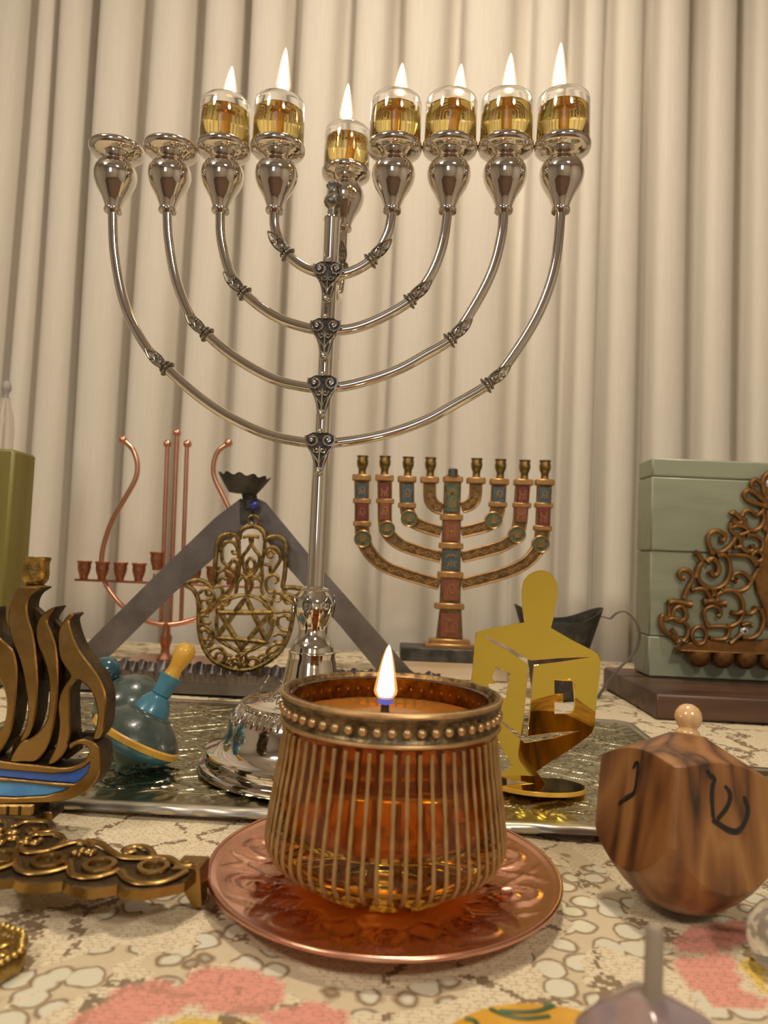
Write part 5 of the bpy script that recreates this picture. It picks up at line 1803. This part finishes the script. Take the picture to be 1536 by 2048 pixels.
for (x, y, r_) in ((472, 537, 58), (1045, 550, 60), (320, 608, 56), (1205, 647, 60), (156, 675, 60), (1366, 712, 60)):
    c_ = ee([(x, y)])[0]
    mo = MB().lathe([(0, 0), (r_ * ue, 0), (r_ * ue, 0.0085), (r_ * ue * 0.92, 0.0092), (r_ * ue * 0.84, 0.0085)], 32, c=(c_[0], 0.003, c_[1]), q=axis_q(0, -1, 0)).build('medallion_rim', M['bronze_hi'], em)
    MB().lathe([(r_ * ue * 0.86, 0.0078), (0, 0.0082)], 32, c=(c_[0], 0.003, c_[1]), q=axis_q(0, -1, 0)).build('enamel_disc', M['en_green'], mo)
    rb = MB()
    for k in range(5):
        a = R(90 + (k - 2) * 38)
        rb.tube([(c_[0], -0.0052, c_[1] - 0.5 * r_ * ue), (c_[0] + 0.55 * r_ * ue * math.cos(a), -0.0052, c_[1] + 0.6 * r_ * ue * math.sin(a))], 4.5 * ue, 5)
    o = rb.build('relief', M['bronze_hi'], mo)
    o['kind'] = 'stuff'
ce = [(0, 0), (27, 0), (29, 8), (26, 14), (26, 46), (31, 56), (38, 76), (40, 98), (36, 118), (35, 124), (41, 133), (40, 137), (32, 134), (30, 80), (0, 70)]
cme = MB().lathe([(r_ * ue, h * ue) for r_, h in ce], 28).mesh('candle_cup', M['old_brass'])
for x, y in ((150, 244), (303, 246), (462, 252), (615, 256), (930, 262), (1093, 268), (1258, 274), (1397, 276)):
    c_ = ee([(x, y)])[0]
    put('candle_cup', cme, em, loc=(c_[0], 0, c_[1]))
c_ = ee([(770, 256)])[0]
MB().lathe([(0, 0), (46 * ue, 0), (46 * ue, 14 * ue), (34 * ue, 20 * ue), (32 * ue, 56 * ue), (26 * ue, 60 * ue), (0, 58 * ue)], 20, c=(c_[0], 0, c_[1])).build('socket', M['tin_dark'], em)
ebox('step', 606, 882, 1362, 1396, 0.011, 0.010, M['bronze_hi'])
ebox('step', 574, 910, 1394, 1428, 0.016, 0.015, M['bronze_hi'])
ebox('dark_slab', 408, 1130, 1426, 1482, 0.030, 0.024, M['tin_dark'])
(a0, b0), (a1, b1) = ee([(414, 1482)])[0], ee([(1126, 1480)])[0]
MB().box((a0, -0.028, 0.0), (a1, 0.023, b0 + 0.0003), bev=0.0015).build('stone_block', M['stone'], em)

# ================================================================ DARK TIN JUG WITH HEART HANDLE
jp = gnd(1112, 1392, 0.0)
FJ = Frame((jp.x, jp.y, 0.0))
jg = thing('tin_jug', 'dark tin jug with pointed lip and wire heart handle behind the gold dreidel', 'jug', FJ)
uj = jp.y / FPX


def jz(y, x=1112):
    return FJ.tr(x, y)[1]


def lip(a, r_, z):
    t__ = max(0, (z - jz(1300)) / (jz(1232) - jz(1300)))
    c2_ = abs(math.cos(a))
    return r_ * (1 + 0.42 * t__ * (c2_ ** 3)), z + t__ * 0.020 * (c2_ ** 3)


jr = [(0, 0.0), (46 * uj, 0.0), (50 * uj, jz(1370)), (56 * uj, jz(1330)), (60 * uj, jz(1300)), (62 * uj, jz(1275)), (64 * uj, jz(1240)), (62.5 * uj, jz(1240)), (58 * uj, jz(1300)), (48 * uj, jz(1370)), (0, jz(1378))]
MB().lathe(jr, 64, fl=lip).build('jug_body', M['tin_dark'], jg)
hh = FJ.pts([(1080, 410), (1130, 418), (1170, 430), (1195, 408), (1220, 388), (1255, 378), (1292, 383), (1350, 440), (1384, 510), (1382, 600), (1340, 690), (1240, 790), (1150, 900), (1098, 980), (1088, 1010)], 900, 1120, KG)
P = x0z(smooth([Vector(p) for p in hh], 5))
vs, fs = [], []
for i, p in enumerate(P):
    t__ = (P[min(i + 1, len(P) - 1)] - P[max(i - 1, 0)]).normalized()
    nn = Vector((0, 1, 0)).cross(t__)
    for s_, y_ in ((-1, -1), (1, -1), (1, 1), (-1, 1)):
        vs.append(p + nn * 0.0007 * s_ + Vector((0, 0.003 * y_, 0)))
for i in range(len(P) - 1):
    for k in range(4):
        j = (k + 1) % 4
        fs.append((i * 4 + k, i * 4 + j, i * 4 + 4 + j, i * 4 + 4 + k))
fs += [(3, 2, 1, 0), tuple(len(P) * 4 - 4 + k for k in range(4))]
MB().add(vs, fs).build('heart_handle', M['tin'], jg)

# ================================================================ SAGE GREEN BLOCK WITH BRASS PLAQUE (right)
M['sage'] = wood('sage_green_paint', [(0.235, 0.26, 0.175), (0.27, 0.29, 0.205), (0.28, 0.305, 0.215)], 5, (0.15, 1, 1.2), 0.5, coat=0.1, bump=0.25, bands=7)
M['plinth'] = wood('dark_walnut', [(0.04, 0.018, 0.010), (0.08, 0.038, 0.020), (0.115, 0.058, 0.030)], 7, (0.12, 1, 1), 0.45, coat=0.15, bands=8)
YB = 0.90
FB = Frame((at(1297, 1300, YB).x, YB, 0.0))
sg_ = thing('sage_block_menorah', 'sage green planked wooden block with a brass scroll menorah plaque on a dark plinth', 'menorah', FB)
HW = 0.27
PZ = 0.026


def bz(y, x=1297):
    return FB.tr(x, y)[1]


zs_ = [PZ + 0.0005, bz(1272) - 0.0, bz(1101), bz(952), bz(914)]
rndp = [0.0, 0.0009, 0.0, 0.0006]
for i in range(4):
    MB().box((0 + rndp[i] * 0.5, rndp[i], zs_[i] + 0.0004), (HW, 0.050, zs_[i + 1] - 0.0004), bev=0.0016 if i < 3 else 0.002).build('plank', M['sage'], sg_)
MB().box((0.004, 0.004, PZ), (HW - 0.004, 0.046, zs_[4] - 0.004)).build('block_core', M['tin_dark'], sg_)
MB().box((-0.034, -0.118, 0.0), (HW + 0.03, 0.068, PZ), bev=0.002).build('plinth', M['plinth'], sg_)
K7 = 206 / 959
ub = YB / FPX * K7
AXM = 1012
M['plaque'] = mat('brown_brass_plaque', (0.165, 0.080, 0.026), (0.27, 0.14, 0.045), metal=0.75, rough=0.42, scale=60, bump=0.25, bscale=300)
tub = [
    ([(0, 1440), (-40, 1400), (-52, 1470), (-20, 1540), (60, 1600), (110, 1650)], 20), ([(0, 1440), (60, 1425), (140, 1450), (200, 1500), (192, 1590), (150, 1640)], 17), ([(40, 1545), (68, 1565), (80, 1600), (110, 1640)], 26),
    ([(20, 1285), (60, 1270), (140, 1280), (235, 1300)], 22), ([(20, 1280), (22, 1340), (28, 1410)], 17), ([(90, 1330), (140, 1310), (180, 1350), (190, 1420), (140, 1445)], 15),
    ([(165, 1240), (190, 1160), (230, 1090), (245, 1030), (205, 985), (150, 978), (117, 1010), (130, 1050), (165, 1052)], 18), ([(270, 1050), (300, 950), (330, 905), (305, 845), (262, 815)], 21),
    ([(300, 960), (298, 1060), (350, 1120), (430, 1150), (510, 1130), (570, 1060), (592, 960), (572, 870), (530, 838), (470, 850)], 18), ([(370, 905), (430, 872), (482, 940), (472, 1010), (432, 1025), (408, 985)], 22),
    ([(430, 830), (390, 730), (392, 660), (432, 620), (500, 622), (540, 660), (530, 700), (490, 700)], 19), ([(430, 800), (500, 812), (570, 770), (620, 710), (650, 650)], 18),
    ([(600, 540), (590, 600), (640, 650), (720, 640), (760, 612), (700, 570), (640, 570), (600, 590)], 16), ([(600, 465), (622, 442), (655, 470), (690, 505), (690, 540), (640, 540), (610, 505)], 20),
    ([(700, 480), (722, 435), (780, 425), (830, 470), (862, 455), (900, 420)], 17), ([(720, 495), (740, 580), (800, 612), (870, 580), (905, 500), (885, 440)], 18),
    ([(930, 390), (800, 350), (730, 310), (722, 265), (762, 240), (830, 270), (930, 350)], 19), ([(935, 360), (850, 290), (792, 205), (792, 160), (835, 142), (890, 195), (940, 330)], 19), ([(945, 340), (902, 250), (893, 150), (925, 92), (975, 72), (1012, 68)], 20),
    ([(560, 840), (700, 842), (780, 862), (832, 935)], 17), ([(690, 680), (690, 750), (740, 802), (800, 790), (790, 740)], 18), ([(740, 652), (830, 662), (892, 710), (880, 790), (830, 802)], 17),
    ([(470, 1262), (472, 1210), (530, 1172), (620, 1172), (690, 1230), (712, 1320), (692, 1430), (620, 1490), (560, 1502)], 18), ([(600, 1372), (650, 1382), (700, 1372)], 18), ([(340, 1272), (430, 1268), (490, 1290), (550, 1290)], 22),
    ([(390, 1502), (350, 1402), (362, 1342), (420, 1312), (480, 1332), (502, 1380), (478, 1410)], 17), ([(370, 1502), (540, 1502), (582, 1540), (552, 1608), (480, 1622), (400, 1612)], 16),
    ([(610, 1070), (622, 1022), (680, 1000), (740, 1022), (782, 1070)], 17), ([(635, 1065), (655, 1085)], 20), ([(500, 1165), (580, 1160), (680, 1172), (760, 1130), (802, 1050), (852, 970)], 17),
    ([(720, 1372), (780, 1382), (822, 1350), (832, 1310)], 17), ([(700, 1492), (760, 1472), (800, 1495)], 15), ([(872, 1340), (902, 1440), (862, 1560), (780, 1610), (700, 1602)], 17), ([(590, 1660), (690, 1570)], 15),
    ([(230, 1165), (300, 1150), (360, 1162), (400, 1222), (430, 1252)], 18), ([(430, 1150), (440, 1220)], 24), ([(620, 770), (690, 760)], 15), ([(650, 640), (690, 720)], 16)]


def b7(l):
    return FB.pts(l, 1330, 930, K7)


xm = FB.tr(1330 + AXM * K7, 1200)[0]
cir = [(302, 1585, 66, 80), (842, 850, 50, 48), (120, 1385, 60, 70)]
pqv = MB()
for mir in (1, -1):
    for l, r_ in tub:
        P = smooth([Vector(p) for p in b7(l)], 5)
        P3 = [Vector((p.x if mir > 0 else 2 * xm - p.x, -0.0045, p.y)) for p in P]
        m_ = len(P3)
        rs = [r_ * 1.3 * ub * (1.25 if (i < 2 or i > m_ - 3) else 1.0) for i in range(m_)]
        pqv.tube(P3, rs, 8)
    for x, y, rx, ry in cir:
        c_ = b7([(x, y)])[0]
        cx_ = c_[0] if mir > 0 else 2 * xm - c_[0]
        pqv.tube([(cx_ + rx * ub * math.cos(2 * math.pi * k / 20), -0.0045, c_[1] + ry * ub * math.sin(2 * math.pi * k / 20)) for k in range(20)], 22 * ub, 8, True)
pqv.build('scroll_plaque', M['plaque'], sg_)
vase = b7([(1012, 380), (930, 400), (920, 520), (890, 600), (930, 640), (900, 740), (850, 940), (812, 1050), (842, 1180), (882, 1280), (905, 1340), (925, 1500), (1012, 1540)])
vz = [(x, z) for x, z in vase] + [(2 * xm - x, z) for x, z in vase[-2:0:-1]]
MB().slab([vz], -0.0065, -0.001, 0.0015).build('vase', M['plaque'], sg_)
bb = b7([(60, 1742), (100, 1695), (230, 1642), (400, 1622), (600, 1660), (720, 1622), (860, 1640), (1012, 1600), (1012, 1742)])
bb2 = [(x, z) for x, z in bb[:-1]] + [(2 * xm - x, z) for x, z in bb[-3::-1]]
MB().slab([bb2], -0.0055, -0.001, 0.0012).build('bottom_bar', M['plaque'], sg_)
rim_z = b7([(500, 1705)])[0][1]
oc_ = MB()
prf = [(0, -150 * ub), (40 * ub, -146 * ub), (80 * ub, -118 * ub), (102 * ub, -70 * ub), (106 * ub, -20 * ub), (104 * ub, 0), (96 * ub, 0), (90 * ub, -50 * ub), (50 * ub, -100 * ub), (0, -110 * ub)]
ome = MB().lathe(prf, 28).mesh('oil_cup', M['plaque'])
for k, x in enumerate((265, 478, 690, 900)):
    c_ = b7([(x, 1705)])[0]
    put('oil_cup', ome, sg_, loc=(c_[0], -0.0145, rim_z - 0.002))
    put('oil_cup', ome, sg_, loc=(2 * xm - c_[0], -0.0145, rim_z - 0.002))
xs0, xs1 = b7([(70, 1700)])[0][0], 2 * xm - b7([(70, 1700)])[0][0]
MB().box((xs0, -0.026, rim_z - 0.003), (xs1, -0.002, rim_z - 0.0012), bev=0.0005).build('cup_shelf', M['plaque'], sg_)
M['screw'] = mat('pale_screw', (0.55, 0.55, 0.50), metal=0.7, rough=0.35)
for x, y in ((728, 1545), (960, 175), (2 * AXM - 728, 1545)):
    c_ = b7([(x, y)])[0]
    so = MB().lathe([(0, 0.0), (42 * ub, 0.0), (42 * ub, 0.002), (30 * ub, 0.0032), (0, 0.0035)], 20, c=(c_[0], -0.0015, c_[1]), q=axis_q(0, -1, 0)).build('screw', M['screw'], sg_)
    MB().box((c_[0] - 16 * ub, -0.0053, c_[1] - 4 * ub), (c_[0] + 16 * ub, -0.0048, c_[1] + 4 * ub)).box((c_[0] - 4 * ub, -0.0053, c_[1] - 16 * ub), (c_[0] + 4 * ub, -0.0048, c_[1] + 16 * ub)).build('screw_cross', M['ink'], so)

# ================================================================ OLIVE GREEN BLOCK (left edge)
M['olive_paint'] = wood('olive_green_paint', [(0.14, 0.115, 0.018), (0.18, 0.148, 0.027), (0.20, 0.165, 0.032)], 4, (1, 1, 0.12), 0.5, coat=0.1, bump=0.2, bands=5)
YO = 0.80
xr = at(27, 920, YO).x
zt2 = at(25, 898, YO).z
ob = thing('olive_block', 'tall olive green painted wooden block at the left edge behind the brass ship', 'block', loc=(xr, YO, 0))
MB().box((-0.17, 0, 0), (0, 0.052, zt2), bev=0.003).build('painted_block', M['olive_paint'], ob)

# pale bottle far behind it
pb0 = at(4, 900, 1.12)
M['pale_glass'] = mat('pale_frosted_glass', (0.90, 0.86, 0.80), rough=0.2, trans=0.9, ior=1.3)
M['grey'] = mat('grey_stopper', (0.36, 0.33, 0.30), rough=0.5)
bo = thing('pale_bottle', 'pale translucent bottle with grey stopper at the left edge behind the olive block', 'bottle', loc=(pb0.x, 1.12, 0))
kz = 0.7 * 1.12 / FPX
zn = at(4, 795, 1.12).z
MB().lathe([(0, 0), (26 * kz, 0), (28 * kz, 0.004), (28 * kz, zn - 0.05), (24 * kz, zn - 0.03), (14 * kz, zn - 0.01), (12 * kz, zn), (0, zn)], 32).build('bottle_body', M['pale_glass'], bo)
MB().lathe([(0, zn), (8 * kz, zn), (7 * kz, zn + 12 * kz), (13 * kz, zn + 22 * kz), (14 * kz, zn + 34 * kz), (9 * kz, zn + 46 * kz), (0, zn + 50 * kz)], 20).build('stopper', M['grey'], bo)

# ================================================================ FOREGROUND
M['lilac_glass'] = mat('smoky_lilac_glass', (0.40, 0.32, 0.34), (0.56, 0.47, 0.47), rough=0.12, trans=0.6, ior=1.4, scale=60)
YF = 0.205
f0 = at(1302, 2040, YF)
uf = YF / FPX
fd = thing('glass_dreidel', 'smoky lilac glass dreidel with a straight pale stick in the near right foreground', 'dreidel', loc=(f0.x, YF, 0))
lev = [(0.0, 0.001, 0), (0.006, 0.006, 0.3), (0.014, 0.0125, 0.7), (0.020, 0.0152, 0.93), (0.034, 0.0156, 0.95), (0.0385, 0.0152, 0.93), (0.0425, 0.0120, 0.8), (0.0460, 0.0060, 0.4), (0.0475, 0.0028, 0.0)]
vs, fs = [], []
ns = 48
for (z, hs, sq) in lev:
    for k in range(ns):
        a = 2 * math.pi * k / ns
        c_, s_ = math.cos(a), math.sin(a)
        p_ = 2 + 10 * sq ** 3
        rr = hs / ((abs(c_) ** p_ + abs(s_) ** p_) ** (1 / p_))
        v = Matrix.Rotation(R(38), 3, 'Z') @ Vector((rr * c_, rr * s_, z))
        vs.append(v)
for i in range(len(lev) - 1):
    for k in range(ns):
        j = (k + 1) % ns
        fs.append((i * ns + k, i * ns + j, i * ns + ns + j, i * ns + ns + k))
fs.append(tuple(range(ns - 1, -1, -1)))
fs.append(tuple((len(lev) - 1) * ns + k for k in range(ns)))
MB().add(vs, fs).build('body', M['lilac_glass'], fd, angle=45)
M['stick'] = mat('pale_stick', (0.42, 0.35, 0.26), rough=0.25, trans=0.3)
ztop = at(1318, 1852, YF).z
MB().lathe([(0, 0.0470), (0.0031, 0.0470), (0.0026, 0.0500), (0.0025, ztop - 0.0012), (0.0018, ztop), (0, ztop)], 20).build('stick', M['stick'], fd, rot=(0, R(0.5), 0))

# ochre painted dreidel lying in front, only its near edge is in the frame
M['ochre'] = mat('ochre_painted_wood', (0.55, 0.27, 0.02), (0.64, 0.35, 0.04), rough=0.4, scale=70, coat=0.2)
M['leaf_green'] = mat('dark_green_paint', (0.05, 0.10, 0.035), rough=0.4)
oc0 = gnd(1040, 2100, 0.008)
orr = 0.042
og = thing('ochre_disc', 'ochre painted wooden disc with dark green swirls at the bottom edge', 'ornament', loc=(oc0.x, oc0.y - 0.006, 0))
far = gnd(1065, 1996, 0.012)
og.location = (far.x, far.y - orr, 0)
MB().lathe([(0, 0), (orr * 0.96, 0), (orr, 0.002), (orr, 0.0095), (orr * 0.95, 0.0115), (0, 0.012)], 64).build('disc', M['ochre'], og)
for l in ([(1000, 2020), (1060, 2022), (1100, 2012), (1110, 2000), (1085, 1998)], [(980, 2015), (1010, 2028), (1050, 2035), (1100, 2030)], [(930, 2035), (950, 2040), (960, 2060)]):
    P = []
    for p in smooth([Vector(p) for p in l], 5):
        q_ = gnd(p.x, p.y, 0.0121) - og.location
        rq = math.hypot(q_.x, q_.y)
        if rq > orr * 0.93:
            q_.x *= orr * 0.93 / rq
            q_.y *= orr * 0.93 / rq
        P.append(Vector((q_.x, q_.y, 0.0119)))
    b_ = MB().tube(P, 0.0009, 8)
    b_.v = [(x, y, 0.0119 + (z - 0.0119) * 0.3) for x, y, z in b_.v]
    b_.build('green_swirl', M['leaf_green'], og)

# clear glass dreidel leaving the frame on the right
M['clear_grey'] = mat('greyish_clear_glass', (0.86, 0.85, 0.80), rough=0.06, trans=0.9, ior=1.4)
gq = gnd(1606, 1968, 0.0)
gl = thing('clear_glass_ball', 'clear glass ornament half cut off by the right edge of the picture', 'ornament', loc=(gq.x, gq.y + 0.01, 0))
rg_ = 78 * gq.y / FPX
MB().lathe([(0, 0), (rg_ * 0.5, 0.0), (rg_ * 0.85, 0.003), (rg_, 0.009), (rg_ * 1.02, 0.014), (rg_ * 0.94, 0.019), (rg_ * 0.7, 0.024), (rg_ * 0.3, 0.0265), (0, 0.027)], 40).build('glass_body', M['clear_grey'], gl)
MB().lathe([(0, 0.0268), (0.003, 0.0268), (0.0026, 0.04), (0, 0.0405)], 16).build('stick', M['clear_grey'], gl)
